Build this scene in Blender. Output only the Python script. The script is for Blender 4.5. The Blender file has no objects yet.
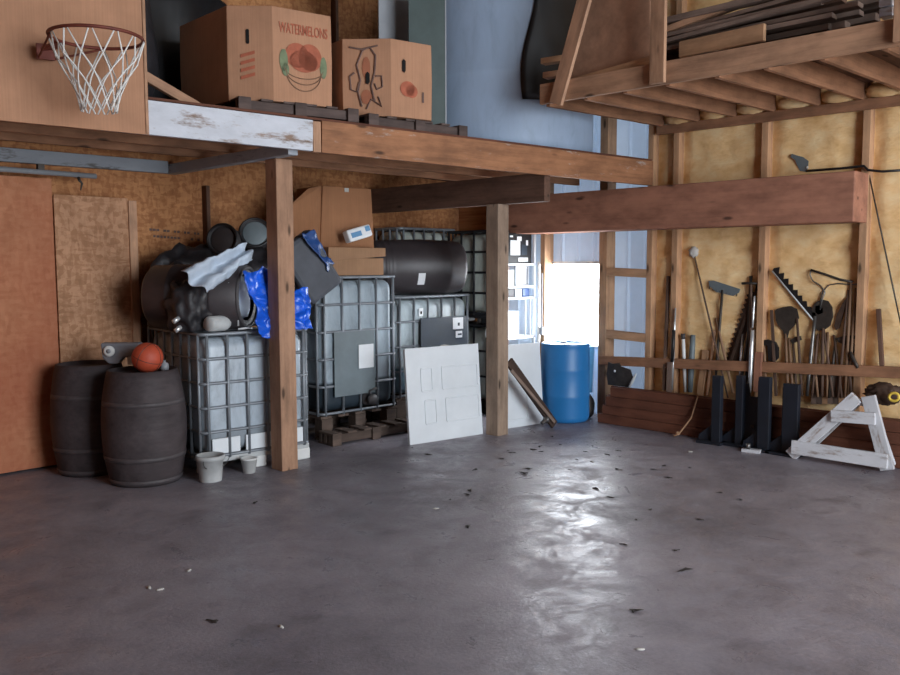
import bpy, bmesh, random
from math import *
from mathutils import Vector, Matrix, noise
random.seed(7)
C = bpy.context.scene
COL = C.collection
H = 1.72
# ------------------------------------------------------------------ camera
FPX = 844.3
yaw, pitch, roll = radians(45.30), radians(4.925), radians(0.174)
Fw = Vector((sin(yaw)*cos(pitch), cos(yaw)*cos(pitch), -sin(pitch)))
Rt = Vector((cos(yaw), -sin(yaw), 0)); Dn = Fw.cross(Rt)
R2 = cos(roll)*Rt + sin(roll)*Dn; D2 = -sin(roll)*Rt + cos(roll)*Dn
cam = bpy.data.cameras.new('camera'); cam_o = bpy.data.objects.new('camera', cam); COL.objects.link(cam_o)
cam.sensor_width = 36; cam.lens = FPX/900*36; cam.clip_start = .05
m = Matrix.Identity(4)
for i in range(3):
    m[i][0] = R2[i]; m[i][1] = -D2[i]; m[i][2] = -Fw[i]
m[2][3] = H
cam_o.matrix_world = m
C.camera = cam_o

def ray(px, py):
    return Fw + (px-450)/FPX*R2 + (py-337.5)/FPX*D2
def on(px, py, ax, val):
    """world point on the plane (axis ax = val) that the photograph shows at px, py"""
    d = ray(px, py); t = (val - (0, 0, H)[ax])/d[ax]
    return Vector((t*d.x, t*d.y, H + t*d.z))
def onx(px, py, x): return on(px, py, 0, x)
def ony(px, py, y): return on(px, py, 1, y)
def onz(px, py, z): return on(px, py, 2, z)

# ------------------------------------------------------------------ materials
def lin(h):
    h = h.lstrip('#'); v = [int(h[i:i+2], 16)/255 for i in (0, 2, 4)]
    return tuple((c/12.92 if c <= .04045 else ((c+.055)/1.055)**2.4) for c in v) + (1,)
def shade(c, k): return tuple(min(1, x*k) for x in c[:3]) + (1,)
class NT:
    def __init__(s, name):
        s.m = bpy.data.materials.new(name); s.m.use_nodes = True
        s.t = s.m.node_tree; s.b = s.t.nodes['Principled BSDF']
    def n(s, typ, **kw):
        nd = s.t.nodes.new(typ)
        for k, v in kw.items():
            if k in nd.inputs: nd.inputs[k].default_value = v
            else: setattr(nd, k, v)
        return nd
    def l(s, a, b): s.t.links.new(a, b)
    def coords(s, scale=(1, 1, 1), kind='Object'):
        tc = s.n('ShaderNodeTexCoord'); mp = s.n('ShaderNodeMapping')
        mp.inputs['Scale'].default_value = scale
        s.l(tc.outputs[kind], mp.inputs['Vector']); return mp.outputs['Vector']
    def noise(s, vec, scale, detail=4, rough=.55, dist=0):
        nd = s.n('ShaderNodeTexNoise', Scale=scale, Detail=detail, Roughness=rough, Distortion=dist)
        s.l(vec, nd.inputs['Vector']); return nd.outputs['Fac']
    def ramp(s, fac, stops):
        r = s.n('ShaderNodeValToRGB'); e = r.color_ramp.elements
        while len(e) < len(stops): e.new(.5)
        for i, (p, c) in enumerate(stops): e[i].position = p; e[i].color = c
        s.l(fac, r.inputs['Fac']); return r.outputs['Color']
    def mix(s, a, b, fac, mode='MIX'):
        x = s.n('ShaderNodeMix', data_type='RGBA', blend_type=mode)
        for val, i in ((fac, 0), (a, 6), (b, 7)):
            if hasattr(val, 'is_linked'): s.l(val, x.inputs[i])
            else: x.inputs[i].default_value = val
        return x.outputs[2]
    def bump(s, h, strength=.3, dist=.01):
        b = s.n('ShaderNodeBump', Strength=strength, Distance=dist); s.l(h, b.inputs['Height'])
        s.l(b.outputs['Normal'], s.b.inputs['Normal'])
    def color(s, c):
        if hasattr(c, 'is_linked'): s.l(c, s.b.inputs['Base Color'])
        else: s.b.inputs['Base Color'].default_value = c
    def obj_random(s, c, lo=.8, hi=1.15):
        oi = s.n('ShaderNodeObjectInfo'); mr = s.n('ShaderNodeMapRange')
        mr.inputs['To Min'].default_value = lo; mr.inputs['To Max'].default_value = hi
        s.l(oi.outputs['Random'], mr.inputs['Value'])
        cm = s.n('ShaderNodeCombineColor')
        for i in range(3): s.l(mr.outputs['Result'], cm.inputs[i])
        return s.mix(c, cm.outputs['Color'], 1.0, 'MULTIPLY')

def plain(name, hexc, rough=.6, var=.25, scale=6, metal=0, bump=0, spec=None, rnd=False):
    t = NT(name); c = lin(hexc); v = t.coords()
    f = t.noise(v, scale, 6, .6)
    col = t.ramp(f, [(.3, shade(c, 1-var)), (.7, shade(c, 1+var))])
    if rnd: col = t.obj_random(col)
    t.color(col)
    t.b.inputs['Roughness'].default_value = rough; t.b.inputs['Metallic'].default_value = metal
    if spec is not None: t.b.inputs['Specular IOR Level'].default_value = spec
    if bump: t.bump(t.noise(v, scale*8, 5), bump, .01)
    return t.m

def wood(name, hexc, rough=.7, var=.3, knots=True, paint=None, paint_amt=.5, rnd=True, dirt=0):
    """grain runs along the board's own x axis"""
    t = NT(name); c = lin(hexc)
    v = t.coords((.9, 12, 12))
    f = t.noise(v, 2.2, 7, .6, .6)
    col = t.ramp(f, [(.28, shade(c, 1-var)), (.5, c), (.75, shade(c, 1+var*.7))])
    if knots:
        v2 = t.coords((2.2, 7, 7))
        vo = t.n('ShaderNodeTexVoronoi', Scale=.9); t.l(v2, vo.inputs['Vector'])
        k = t.ramp(vo.outputs['Distance'], [(.06, (1, 1, 1, 1)), (.13, (0, 0, 0, 1))])
        col = t.mix(col, shade(c, .28), k)
    v3 = t.coords((1.5, 3, 3)); st = t.noise(v3, 1.6, 5, .65)
    dk = t.ramp(st, [(.35, (.62, .6, .6, 1)), (.62, (1.12, 1.1, 1.08, 1))])
    col = t.mix(col, dk, .8, 'MULTIPLY')
    if paint:
        v4 = t.coords((2.5, 9, 9)); pf = t.noise(v4, 1.3, 8, .7)
        pm = t.ramp(pf, [(paint_amt-.06, (1, 1, 1, 1)), (paint_amt+.06, (0, 0, 0, 1))])
        pc = t.mix(lin(paint), shade(lin(paint), .6), t.noise(v3, 3, 6, .7))
        col = t.mix(col, pc, pm)
    if rnd: col = t.obj_random(col, .85, 1.12)
    t.color(col); t.b.inputs['Roughness'].default_value = rough
    t.b.inputs['Specular IOR Level'].default_value = .25
    t.bump(f, .35, .004)
    return t.m

def osb(name, hexc, hex2, red=False):
    t = NT(name); c1, c2 = lin(hexc), lin(hex2)
    cols = []
    for k, sc in enumerate(((11, 1, 38), (38, 1, 11), (24, 1, 26))):
        v = t.coords(sc)
        vo = t.n('ShaderNodeTexVoronoi', Scale=1.0); t.l(v, vo.inputs['Vector'])
        cols.append(vo.outputs['Color'])
    mx = t.mix(cols[0], cols[1], .5); mx = t.mix(mx, cols[2], .35)
    bw = t.n('ShaderNodeRGBToBW'); t.l(mx, bw.inputs['Color'])
    col = t.ramp(bw.outputs['Val'], [(.2, shade(c2, .85)), (.42, c2), (.6, c1), (.8, shade(c1, 1.12))])
    st = t.noise(t.coords(), .8, 5, .6)
    col = t.mix(col, t.ramp(st, [(.3, (.74, .7, .68, 1)), (.7, (1.15, 1.12, 1.1, 1))]), .85, 'MULTIPLY')
    if red:
        col = t.mix(col, lin('#9a4a32'), t.ramp(t.noise(t.coords(), .5, 2), [(.4, (.55, .55, .55, 1)), (.6, (.15, .15, .15, 1))]))
    t.color(col); t.b.inputs['Roughness'].default_value = .75; t.b.inputs['Specular IOR Level'].default_value = .25
    t.bump(bw.outputs['Val'], .25, .003)
    return t.m

def concrete():
    t = NT('concrete_floor'); v = t.coords()
    a = t.noise(v, .55, 7, .6); b = t.noise(v, 3.5, 8, .68); c = t.noise(v, 45, 4, .7)
    col = t.ramp(a, [(.3, lin('#6a656c')), (.5, lin('#88828a')), (.7, lin('#9b959d'))])
    col = t.mix(col, t.ramp(b, [(.3, (.62, .6, .6, 1)), (.5, (1, 1, 1, 1)), (.75, (1.18, 1.17, 1.16, 1))]), .75, 'MULTIPLY')
    col = t.mix(col, t.ramp(c, [(.35, (.8, .8, .8, 1)), (.65, (1.12, 1.12, 1.12, 1))]), .6, 'MULTIPLY')
    vs = t.coords((1, 1, 1)); st = t.noise(vs, 1.4, 3, .5, 1.2)
    col = t.mix(col, (.035, .03, .03, 1), t.ramp(st, [(.66, (0, 0, 0, 1)), (.78, (.55, .55, .55, 1))]))
    t.color(col)
    r = t.ramp(t.noise(v, 3.6, 9, .75, .6), [(.36, (.24, .24, .24, 1)), (.46, (.38, .38, .38, 1)), (.6, (.62, .62, .62, 1))])
    t.l(r, t.b.inputs['Roughness'])
    t.b.inputs['Specular IOR Level'].default_value = .5
    h = t.mix(b, c, .35); t.bump(h, .42, .014)
    return t.m

def foam_mat():
    t = NT('spray_foam'); v = t.coords((1, 1, 1.6))
    a = t.noise(v, 5, 6, .6); b = t.noise(t.coords(), .9, 4, .6)
    col = t.ramp(a, [(.3, lin('#e0b57c')), (.5, lin('#f2cc96')), (.7, lin('#f8dcac'))])
    col = t.mix(col, t.ramp(b, [(.3, (.86, .81, .76, 1)), (.65, (1.05, 1.05, 1.04, 1))]), .8, 'MULTIPLY')
    t.color(col); t.b.inputs['Roughness'].default_value = .6; t.b.inputs['Specular IOR Level'].default_value = .3
    t.bump(t.noise(t.coords((1, 1, 3)), 14, 5, .6), .5, .02)
    return t.m

def tank_mat(name, hexa, level=None, hexl=None, rough=.35, grime=1):
    """milky polyethylene; what it holds shows through as a darker band up to the level"""
    t = NT(name); c = lin(hexa); tc = t.n('ShaderNodeTexCoord'); sp = t.n('ShaderNodeSeparateXYZ')
    t.l(tc.outputs['Object'], sp.inputs[0])
    v = t.coords((2.4, 2.4, .8)); f = t.noise(v, 2.6, 8, .7, .4)
    col = t.ramp(f, [(.3, shade(c, 1-.48*grime)), (.48, shade(c, 1-.08*grime)), (.7, shade(c, 1+.15*grime))])
    if level:
        mr = t.n('ShaderNodeMapRange'); mr.inputs['From Min'].default_value = level-.015; mr.inputs['From Max'].default_value = level+.015
        t.l(sp.outputs['Z'], mr.inputs['Value'])
        col = t.mix(lin(hexl), col, mr.outputs['Result'])
    t.color(col); t.b.inputs['Roughness'].default_value = rough
    t.b.inputs['Subsurface Weight'].default_value = 0
    return t.m

def cardboard(name, hexc):
    t = NT(name); c = lin(hexc)
    f = t.noise(t.coords((1, 1, 1)), 2.2, 6, .6)
    g = t.noise(t.coords((60, 60, 1)), 1.5, 2)
    col = t.ramp(f, [(.3, shade(c, .78)), (.6, c), (.8, shade(c, 1.12))])
    col = t.mix(col, t.ramp(g, [(.4, (.93, .93, .93, 1)), (.6, (1.04, 1.04, 1.04, 1))]), .7, 'MULTIPLY')
    t.color(col); t.b.inputs['Roughness'].default_value = .8; t.b.inputs['Specular IOR Level'].default_value = .2
    return t.m

M = {}
M['floor'] = concrete()
M['osb'] = osb('osb_wall', '#b88357', '#a26c46')
M['osb_door'] = osb('osb_door', '#a27a5c', '#84583e')
M['ply_red'] = osb('reddish_plywood', '#b98462', '#b47c5a', True)
M['osb_pale'] = osb('pale_osb', '#bb9070', '#a87c5c')
M['foam'] = foam_mat()
M['siding'] = plain('blue_grey_siding', '#c6d2e0', .5, .08, 3, 0)
_t = M['siding'].node_tree                       # siding translucency: pale sheets let a little daylight through
_tr = _t.nodes.new('ShaderNodeBsdfTranslucent'); _tr.inputs['Color'].default_value = lin('#a9bbd2')
_mx = _t.nodes.new('ShaderNodeMixShader'); _mx.inputs[0].default_value = .045
_t.links.new(_t.nodes['Principled BSDF'].outputs[0], _mx.inputs[1]); _t.links.new(_tr.outputs[0], _mx.inputs[2])
_t.links.new(_mx.outputs[0], _t.nodes['Material Output'].inputs['Surface'])
M['stud'] = wood('stud_wood', '#b28c6c', .75, .2)
M['pine'] = wood('pine_board', '#b38c70', .7)
M['pine_brown'] = wood('brown_pine_board', '#a07050', .7, paint='#c9c6c0', paint_amt=.34)
M['joist'] = wood('joist_wood', '#9a7055', .75)
M['dark_wood'] = wood('dark_wood', '#6a5043', .8)
M['timber'] = wood('reddish_timber', '#9a6c58', .75, .15)
M['white_board'] = wood('white_painted_board', '#8a7466', .6, paint='#d3d6de', paint_amt=.59)
M['grey_board'] = wood('grey_painted_board', '#6b6866', .6, paint='#a9aeb6', paint_amt=.62)
M['post'] = wood('post_wood', '#b08a70', .75, .22)
M['post_grey'] = wood('grey_post_wood', '#94806f', .75, .2)
M['plank_dark'] = wood('dark_plank', '#42332c', .75, .3)
M['pallet_dark'] = wood('dark_pallet', '#5c4f4b', .85, .3)
M['plank'] = wood('reddish_brown_plank', '#6a4232', .75, .3)
M['grey_lumber'] = wood('weathered_lumber', '#7c6a60', .8, .35)
M['pallet'] = wood('pallet_wood', '#5c4e46', .85, .3)
M['card'] = cardboard('cardboard', '#b4876a')
M['card_dark'] = cardboard('brown_cardboard', '#96694a')
M['card_flap'] = cardboard('tan_cardboard', '#957256')
M['tank'] = tank_mat('milky_tank', '#a9b4be', .34, '#858d94')
M['tank_liquid'] = tank_mat('tank_with_dark_liquid', '#98a5ae', .56, '#2c363e')
M['tank_brown'] = tank_mat('tank_with_brown_liquid', '#a9b5ba', .62, '#56707c')
M['tank_pale'] = tank_mat('pale_tank', '#c4ccc4')
M['poly_blue'] = tank_mat('pale_blue_tank', '#9db0c8', rough=.55, grime=.35)
M['cage'] = plain('galvanised_cage', '#83888e', .5, .2, 5, .35)
M['black_cage'] = plain('black_cage', '#1c1c1f', .5, .2)
M['white_plastic'] = plain('white_plastic', '#d5d6d4', .45, .1)
M['dirty_white'] = plain('dirty_white_plastic', '#b4b6b6', .5, .2)
M['white_paint'] = plain('white_door_paint', '#d9dee2', .4, .06, 3)
M['saw_white'] = wood('worn_white_paint', '#8a7a70', .65, paint='#dcdce0', paint_amt=.6)
M['black'] = plain('black_plastic', '#1a191b', .45, .3)
M['black_bag'] = plain('black_bag', '#2a282b', .5, .4, 9, 0, .3)
M['char'] = plain('charcoal_plastic', '#3a3637', .6, .25)
M['drum_grey'] = plain('drum_grey', '#383234', .45, .25)
M['pad_grey'] = plain('pad_grey', '#454850', .6, .2)
M['navy'] = plain('navy_board', '#26303c', .4, .15)
M['navy_steel'] = plain('dark_navy_steel', '#141924', .6, .35, 5)
M['steel'] = plain('worn_steel', '#7a7876', .4, .3, 8, .8)
M['chrome'] = plain('bright_tube', '#d5d8da', .25, .08, 8, .6)
M['rust'] = plain('rusty_iron', '#4b382d', .75, .4, 12, .4)
M['iron'] = plain('dark_iron', '#48423d', .55, .3, 12, .6)
M['handle'] = wood('tool_handle', '#8d6f57', .7, .25)
M['handle_dark'] = wood('dark_tool_handle', '#5f4b40', .7, .25)
M['blue_drum'] = plain('blue_drum', '#2370ac', .42, .08, 2)
M['blue_tarp'] = plain('blue_tarp', '#1a5ad0', .3, .3, 9)
M['navy_tarp'] = plain('dull_blue_tarp', '#23447a', .35, .3, 7)
M['cloth'] = plain('pale_blue_sheet', '#b8c4d2', .6, .1, 5)
M['white_paper'] = plain('white_paper', '#dcdee0', .6, .05)
M['paper_blue'] = plain('blue_print', '#5d8bb2', .6, .1)
M['ball'] = plain('basketball_rubber', '#b2492f', .6, .12, 9, 0, .15)
M['barrel'] = wood('dark_barrel', '#443d3f', .65, .25, False, rnd=False)
M['hoop_band'] = plain('barrel_band', '#474143', .6, .3, 9, 0)
M['rim'] = plain('rusty_rim', '#6a3226', .6, .3, 9, .2)
M['net'] = plain('white_net_cord', '#d8d6d2', .8, .06)
M['grey_panel'] = plain('grey_panel', '#8a8d92', .5, .1)
M['green_panel'] = plain('dark_green_panel', '#3c4a48', .6, .15)
M['red_ink'] = plain('red_ink', '#a65b42', .8, .2, 18)
M['green_ink'] = plain('green_ink', '#6f7a5c', .8, .2, 18)
M['line_ink'] = plain('brown_ink', '#7d5f4a', .8, .1)
M['marker'] = plain('black_marker', '#6a524a', .8, .3, 9)
M['hole'] = plain('dark_hole', '#0c0a0a', .9, 0)
M['plate_grey'] = plain('grey_plate', '#6a7478', .55, .15, 4, .15)
M['leaf'] = plain('dry_leaf', '#2e2622', .8, .4, 20, rnd=True)
M['leaf_pale'] = plain('pale_scrap', '#b8b4ae', .8, .2)
M['stain'] = plain('damp_ring', '#4c474a', .5, .1)
M['dark_roof'] = plain('dark_roof', '#4a3e36', .8, .2, 2)
M['red_box'] = plain('reddish_box', '#9b5f44', .7, .15)
M['kettle'] = plain('grey_casing', '#76787e', .4, .15)

# ------------------------------------------------------------------ mesh helpers
class MB:
    def __init__(s): s.bm = bmesh.new(); s.mi = 0
    def box(s, c, size, rot=None):
        mt = Matrix.Translation(Vector(c))
        if rot is not None: mt = mt @ rot.to_4x4()
        mt = mt @ Matrix.Diagonal((size[0], size[1], size[2], 1))
        r = bmesh.ops.create_cube(s.bm, size=1, matrix=mt)
        for f in {f for v in r['verts'] for f in v.link_faces}: f.material_index = s.mi
        return s
    def bar(s, p0, p1, w, t, up=(0, 0, 1)):
        s.box_m(frame_m(p0, p1, up), (Vector(p1)-Vector(p0)).length, w, t); return s
    def box_m(s, mt, L, w, t):
        r = bmesh.ops.create_cube(s.bm, size=1, matrix=mt @ Matrix.Diagonal((L, w, t, 1)))
        for f in {f for v in r['verts'] for f in v.link_faces}: f.material_index = s.mi
    def ring(s, c, u, v, r, n):
        return [s.bm.verts.new(Vector(c) + u*(r*cos(2*pi*i/n)) + v*(r*sin(2*pi*i/n))) for i in range(n)]
    def loft(s, rings, cap=True, close=True):
        n = len(rings[0])
        for a, b in zip(rings, rings[1:]):
            for i in range(n if close else n-1):
                f = s.bm.faces.new((a[i], a[(i+1) % n], b[(i+1) % n], b[i])); f.material_index = s.mi
        if cap:
            for r in (rings[0][::-1], rings[-1]):
                f = s.bm.faces.new(r); f.material_index = s.mi
        return s
    def tube(s, pts, r, n=8, closed=False):
        pts = [Vector(p) for p in pts]; rr = r if isinstance(r, (list, tuple)) else [r]*len(pts)
        rings = []; u = None
        for i, p in enumerate(pts):
            a = pts[i-1] if (i or closed) else p; b = pts[(i+1) % len(pts)] if (i < len(pts)-1 or closed) else p
            d = (b-a).normalized()
            if u is None: u = d.cross(Vector((0, 0, 1)) if abs(d.z) < .9 else Vector((1, 0, 0))).normalized()
            else: u = (u - d*u.dot(d)).normalized()
            v = d.cross(u); rings.append(s.ring(p, u, v, rr[i], n))
        if closed: rings.append(rings[0])
        s.loft(rings, not closed); return s
    def lathe(s, prof, n=32, mt=None, cap=True):
        mt = mt or Matrix.Identity(4); rings = []
        for r, z in prof:
            rings.append([s.bm.verts.new(mt @ Vector((max(r, 1e-4)*cos(2*pi*i/n), max(r, 1e-4)*sin(2*pi*i/n), z))) for i in range(n)])
        s.loft(rings, cap); return s
    def prism(s, poly, depth, mt=None):
        """poly in local xy, extruded along local z"""
        mt = mt or Matrix.Identity(4)
        a = [s.bm.verts.new(mt @ Vector((x, y, 0))) for x, y in poly]
        b = [s.bm.verts.new(mt @ Vector((x, y, depth))) for x, y in poly]
        s.loft([a, b]); return s
    def blob(s, c, rad, amp=.15, freq=3, sub=3, seed=0, flat=None):
        r = bmesh.ops.create_icosphere(s.bm, subdivisions=sub, radius=1)
        for v in r['verts']:
            p = v.co.copy(); k = 1 + amp*noise.noise(p*freq + Vector((seed*7.1, seed*3.3, seed)))
            v.co = Vector((c[0]+p.x*rad[0]*k, c[1]+p.y*rad[1]*k, c[2]+p.z*rad[2]*k))
            if flat is not None and v.co.z < flat: v.co.z = flat
        for f in {f for v in r['verts'] for f in v.link_faces}: f.material_index = s.mi
        return s
    def grid(s, fn, nu, nv):
        g = [[s.bm.verts.new(Vector(fn(i/nu, j/nv))) for j in range(nv+1)] for i in range(nu+1)]
        for i in range(nu):
            for j in range(nv):
                f = s.bm.faces.new((g[i][j], g[i+1][j], g[i+1][j+1], g[i][j+1])); f.material_index = s.mi
        return s
    def build(s, name, mat, parent=None, loc=None, mw=None, smooth=False, bevel=0, solid=0):
        bmesh.ops.recalc_face_normals(s.bm, faces=s.bm.faces)
        me = bpy.data.meshes.new(name); s.bm.to_mesh(me); s.bm.free()
        for mm in (mat if isinstance(mat, (list, tuple)) else [mat]): me.materials.append(M[mm] if isinstance(mm, str) else mm)
        o = bpy.data.objects.new(name, me); COL.objects.link(o)
        if smooth:
            for p in me.polygons: p.use_smooth = True
        if solid:
            md = o.modifiers.new('solid', 'SOLIDIFY'); md.thickness = solid; md.offset = 0
        if bevel:
            md = o.modifiers.new('bevel', 'BEVEL'); md.width = bevel; md.segments = 2; md.limit_method = 'ANGLE'; md.angle_limit = radians(40)
        if parent: o.parent = parent
        if mw is not None: o.matrix_local = mw
        elif loc is not None: o.location = loc
        return o

def frame_m(p0, p1, up=(0, 0, 1)):
    """matrix: local x from p0 to p1, local z near up, origin midway"""
    p0, p1, up = Vector(p0), Vector(p1), Vector(up)
    x = (p1-p0).normalized(); y = up.cross(x)
    if y.length < 1e-4: y = Vector((0, 1, 0)).cross(x)
    y.normalize(); z = x.cross(y)
    mt = Matrix((x, y, z)).transposed().to_4x4(); mt.translation = (p0+p1)/2
    return mt

def tag(o, label=None, cat=None, group=None, kind=None):
    if label: o['label'] = label
    if cat: o['category'] = cat
    if group: o['group'] = group
    if kind: o['kind'] = kind
    return o
def empty(name, loc=(0, 0, 0), rz=0, label=None, cat=None, group=None, kind=None):
    o = bpy.data.objects.new(name, None); COL.objects.link(o); o.location = loc; o.rotation_euler = (0, 0, rz)
    o.empty_display_size = .1
    return tag(o, label, cat, group, kind)
def board(name, p0, p1, w, t, mat, parent=None, up=(0, 0, 1), bevel=.004):
    """one board: length p0->p1, w across (local y), t along up (local z). Points in parent space."""
    b = MB(); b.box((0, 0, 0), ((Vector(p1)-Vector(p0)).length, w, t))
    return b.build(name, mat, parent, mw=frame_m(p0, p1, up), bevel=bevel)
def dup(o, loc=None, rz=None, label=None, parent=None):
    c = o.copy(); COL.objects.link(c)
    if parent: c.parent = parent
    if loc is not None: c.location = loc
    if rz is not None: c.rotation_euler = (0, 0, rz)
    if label: c['label'] = label
    for ch in list(o.children):
        dup(ch, parent=c)
    return c
def crumple(p00, p10, p01, p11, nu, nv, amp, freq, seed=0, sag=None, fold=0):
    p00, p10, p01, p11 = map(Vector, (p00, p10, p01, p11))
    def fn(u, v):
        p = p00*(1-u)*(1-v) + p10*u*(1-v) + p01*(1-u)*v + p11*u*v
        q = p*freq + Vector((seed*5.3, seed, -seed*2.1))
        n = Vector((noise.noise(q), noise.noise(q+Vector((31, 7, 3))), noise.noise(q+Vector((3, 47, 11)))))
        n2 = Vector((noise.noise(q*2.7), noise.noise(q*2.7+Vector((31, 7, 3))), noise.noise(q*2.7+Vector((3, 47, 11)))))
        p = p + n*amp + n2*amp*.4
        if fold: p += Vector((0, -1, .6))*fold*sin(v*9.4+u*2)
        if sag: p += Vector(sag)*(4*u*(1-u))
        return p
    return fn

# ================================================================== SETTING
XS, XF, XM, YL = 7.85, 7.935, 8.05, 7.65      # stud faces, foam, metal siding; OSB wall
def struct(o): o['kind'] = 'structure'; return o
b = MB(); b.box((2.0, 1.8, -.06), (12.4, 12.0, .12))
floor = struct(b.build('floor', 'floor'))
struct(MB().tube([(.72+.12*cos(i*pi/18), 3.42+.12*sin(i*pi/18), .0008) for i in range(36)], .0022, 6, True).build('ring_stain', 'stain', floor))
struct(MB().box((2.0, 1.8, 6.05), (12.4, 12.0, .1)).build('ceiling', 'dark_roof'))
# left OSB wall
wl = struct(MB().box((2.0, YL+.03, 3), (12.2, .06, 6)).build('wall_left', 'osb'))
for x in (4.28,):
    struct(board('stud', (x, YL-.045, 0), (x, YL-.045, 2.5), .04, .09, 'dark_wood', wl, (0, 1, 0)))
b = MB(); random.seed(5)
for row in range(2):
    for k in range(15):
        if random.random() < .2: continue
        b.box((3.72+.035*k, YL-.001, 2.06-.06*row-.002*k), (.02+.01*random.random(), .003, .022))
struct(b.build('printed_marks', 'marker', wl))
for x in (3.2, 5.9):
    struct(board('stud', (x, YL-.045, 2.95), (x, YL-.045, 6), .04, .09, 'dark_wood', wl, (0, 1, 0)))
# right wall: siding, studs, spray foam
wr = struct(empty('wall_right', (XM, 2, 0)))
def L(p): return Vector(p) - Vector((XM, 2, 0))
WY0, WY1, WZ0, WZ1 = 5.50, 6.42, .76, 1.755
def corrug(y):
    k = (y % .225)/.225
    return -.022 if k < .12 else (-.011 if k < .2 else 0)
b = MB(); ys = [-4.2+.0225*i for i in range(int((YL+4.2)/.0225)+1)]
for z0, z1, hole in ((0, WZ0, 0), (WZ0, WZ1, 1), (WZ1, 6, 0)):
    prev = None
    for y in ys:
        if hole and WY0 < y < WY1: prev = None; continue
        cur = [b.bm.verts.new(L((XM+corrug(y), y, z))) for z in (z0, z1)]
        if prev: b.bm.faces.new((prev[0], cur[0], cur[1], prev[1]))
        prev = cur
struct(b.build('metal_siding', 'siding', wr))
studs = [6.235, 5.39, 4.805, 4.51, 3.58, 2.67, 1.75, .85, -.05, -.95, -1.9, -2.9]
b = MB(); ys = [4.82-.035*i for i in range(258)]; zs = [i*.06 for i in range(101)]
def foamx(y, z):
    dn = min(abs(y-s) for s in studs)
    bul = .045*min(1, max(0, (dn-.02)/.12))
    q = Vector((0, y, z*1.6))
    n = noise.noise(q*3.2)*.018 + noise.noise(q*9)*.009 + noise.noise(Vector((4, y*.7, z*5)))*.014
    gz = sum(exp(-((z-zz-.03*noise.noise(Vector((3, y*1.7, zz))))/.018)**2)*k*max(0, .6+noise.noise(Vector((zz, y*1.3, 8)))) for zz, k in ((1.86, .028), (1.33, .014), (2.72, .012)))
    return XF + .02 - bul*.8 - n*min(1, dn/.1) + gz*min(1, dn/.1)
g = [[b.bm.verts.new(L((foamx(y, z), y, z))) for z in zs] for y in ys]
for i in range(len(ys)-1):
    for j in range(len(zs)-1): b.bm.faces.new((g[i][j], g[i+1][j], g[i+1][j+1], g[i][j+1]))
struct(b.build('foam_insulation', 'foam', wr, smooth=True))
for k, y in enumerate(studs):
    w = .1 if k == 1 else .065
    struct(board('stud', L(((XS+XM-.03)/2, y, 0)), L(((XS+XM-.03)/2, y, 6)), w, XM-.03-XS, 'stud', wr, (1, 0, 0)))
for z in (1.62, .93):
    struct(board('blocking', L((7.89, 4.84, z)), L((7.89, 5.34, z+.02)), .09, .075, 'stud', wr, (1, 0, 0)))
struct(MB().box(L((7.9, 7.22, 3)), (.02, .84, 6)).build('wall_panel', 'osb', wr))
b = MB(); jy = (4.67, 4.27, 3.885, 3.5, 3.09, 2.715, 2.325, 1.93, 1.54)
for k in range(8):
    y = (jy[k]+jy[k+1])/2; b.blob(L((7.86, y, 3.20)), (.10, (jy[k]-jy[k+1])/2-.022, .075), .2, 4, 3, k)
struct(b.build('foam_fill', 'foam', wr, smooth=True))
# gap torn in the foam above the timber: the metal behind shows
pts = [(790.5, 157), (792, 153.8), (797, 155.5), (803, 157), (808.5, 161), (808, 168), (806.5, 171.8), (800, 171), (797.5, 166), (795, 160)]
b = MB(); b.bm.faces.new([b.bm.verts.new(L(onx(x, y, 7.915))) for x, y in pts])
gap = struct(b.build('torn_gap', 'plate_grey', wr, solid=.006))
b = MB(); p = L(onx(807.3, 167.4, 7.905)); b.blob(p, (.006, .011, .011), 0)
struct(b.build('painted_glint', 'white_plastic', gap, smooth=True))  # solid white dot painted in for the glint of daylight at the gap
# window in the right wall
win = struct(empty('window_1', (XM, (WY0+WY1)/2, WZ0)))
def LW(p): return Vector(p) - Vector((XM, (WY0+WY1)/2, WZ0))
b = MB()
b.box(LW((XM-.03, WY0+.015, (WZ0+WZ1)/2)), (.06, .03, WZ1-WZ0)).box(LW((XM-.03, WY1-.015, (WZ0+WZ1)/2)), (.06, .03, WZ1-WZ0))
b.box(LW((XM-.03, (WY0+WY1)/2, WZ0+.015)), (.06, WY1-WY0-.06, .03)).box(LW((XM-.03, (WY0+WY1)/2, WZ1-.015)), (.06, WY1-WY0-.06, .03))
struct(b.build('window_frame', 'white_plastic', win))
t = NT('window_glass'); tb = t.n('ShaderNodeBsdfTransparent'); gl = t.n('ShaderNodeBsdfGlossy', Roughness=.05); ms = t.n('ShaderNodeMixShader')
ms.inputs[0].default_value = .06; t.l(tb.outputs[0], ms.inputs[1]); t.l(gl.outputs[0], ms.inputs[2])
t.l(ms.outputs[0], t.t.nodes['Material Output'].inputs['Surface']); M['glass'] = t.m
struct(MB().box(LW((XM-.02, (WY0+WY1)/2, (WZ0+WZ1)/2)), (.006, WY1-WY0-.06, WZ1-WZ0-.06)).build('pane', 'glass', win))
# outside ground seen through the window
struct(MB().box((14.2, 5, -.3), (11.6, 16, .1)).build('ground', plain('pale_gravel', '#b9b6ae', .9, .2)))
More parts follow.
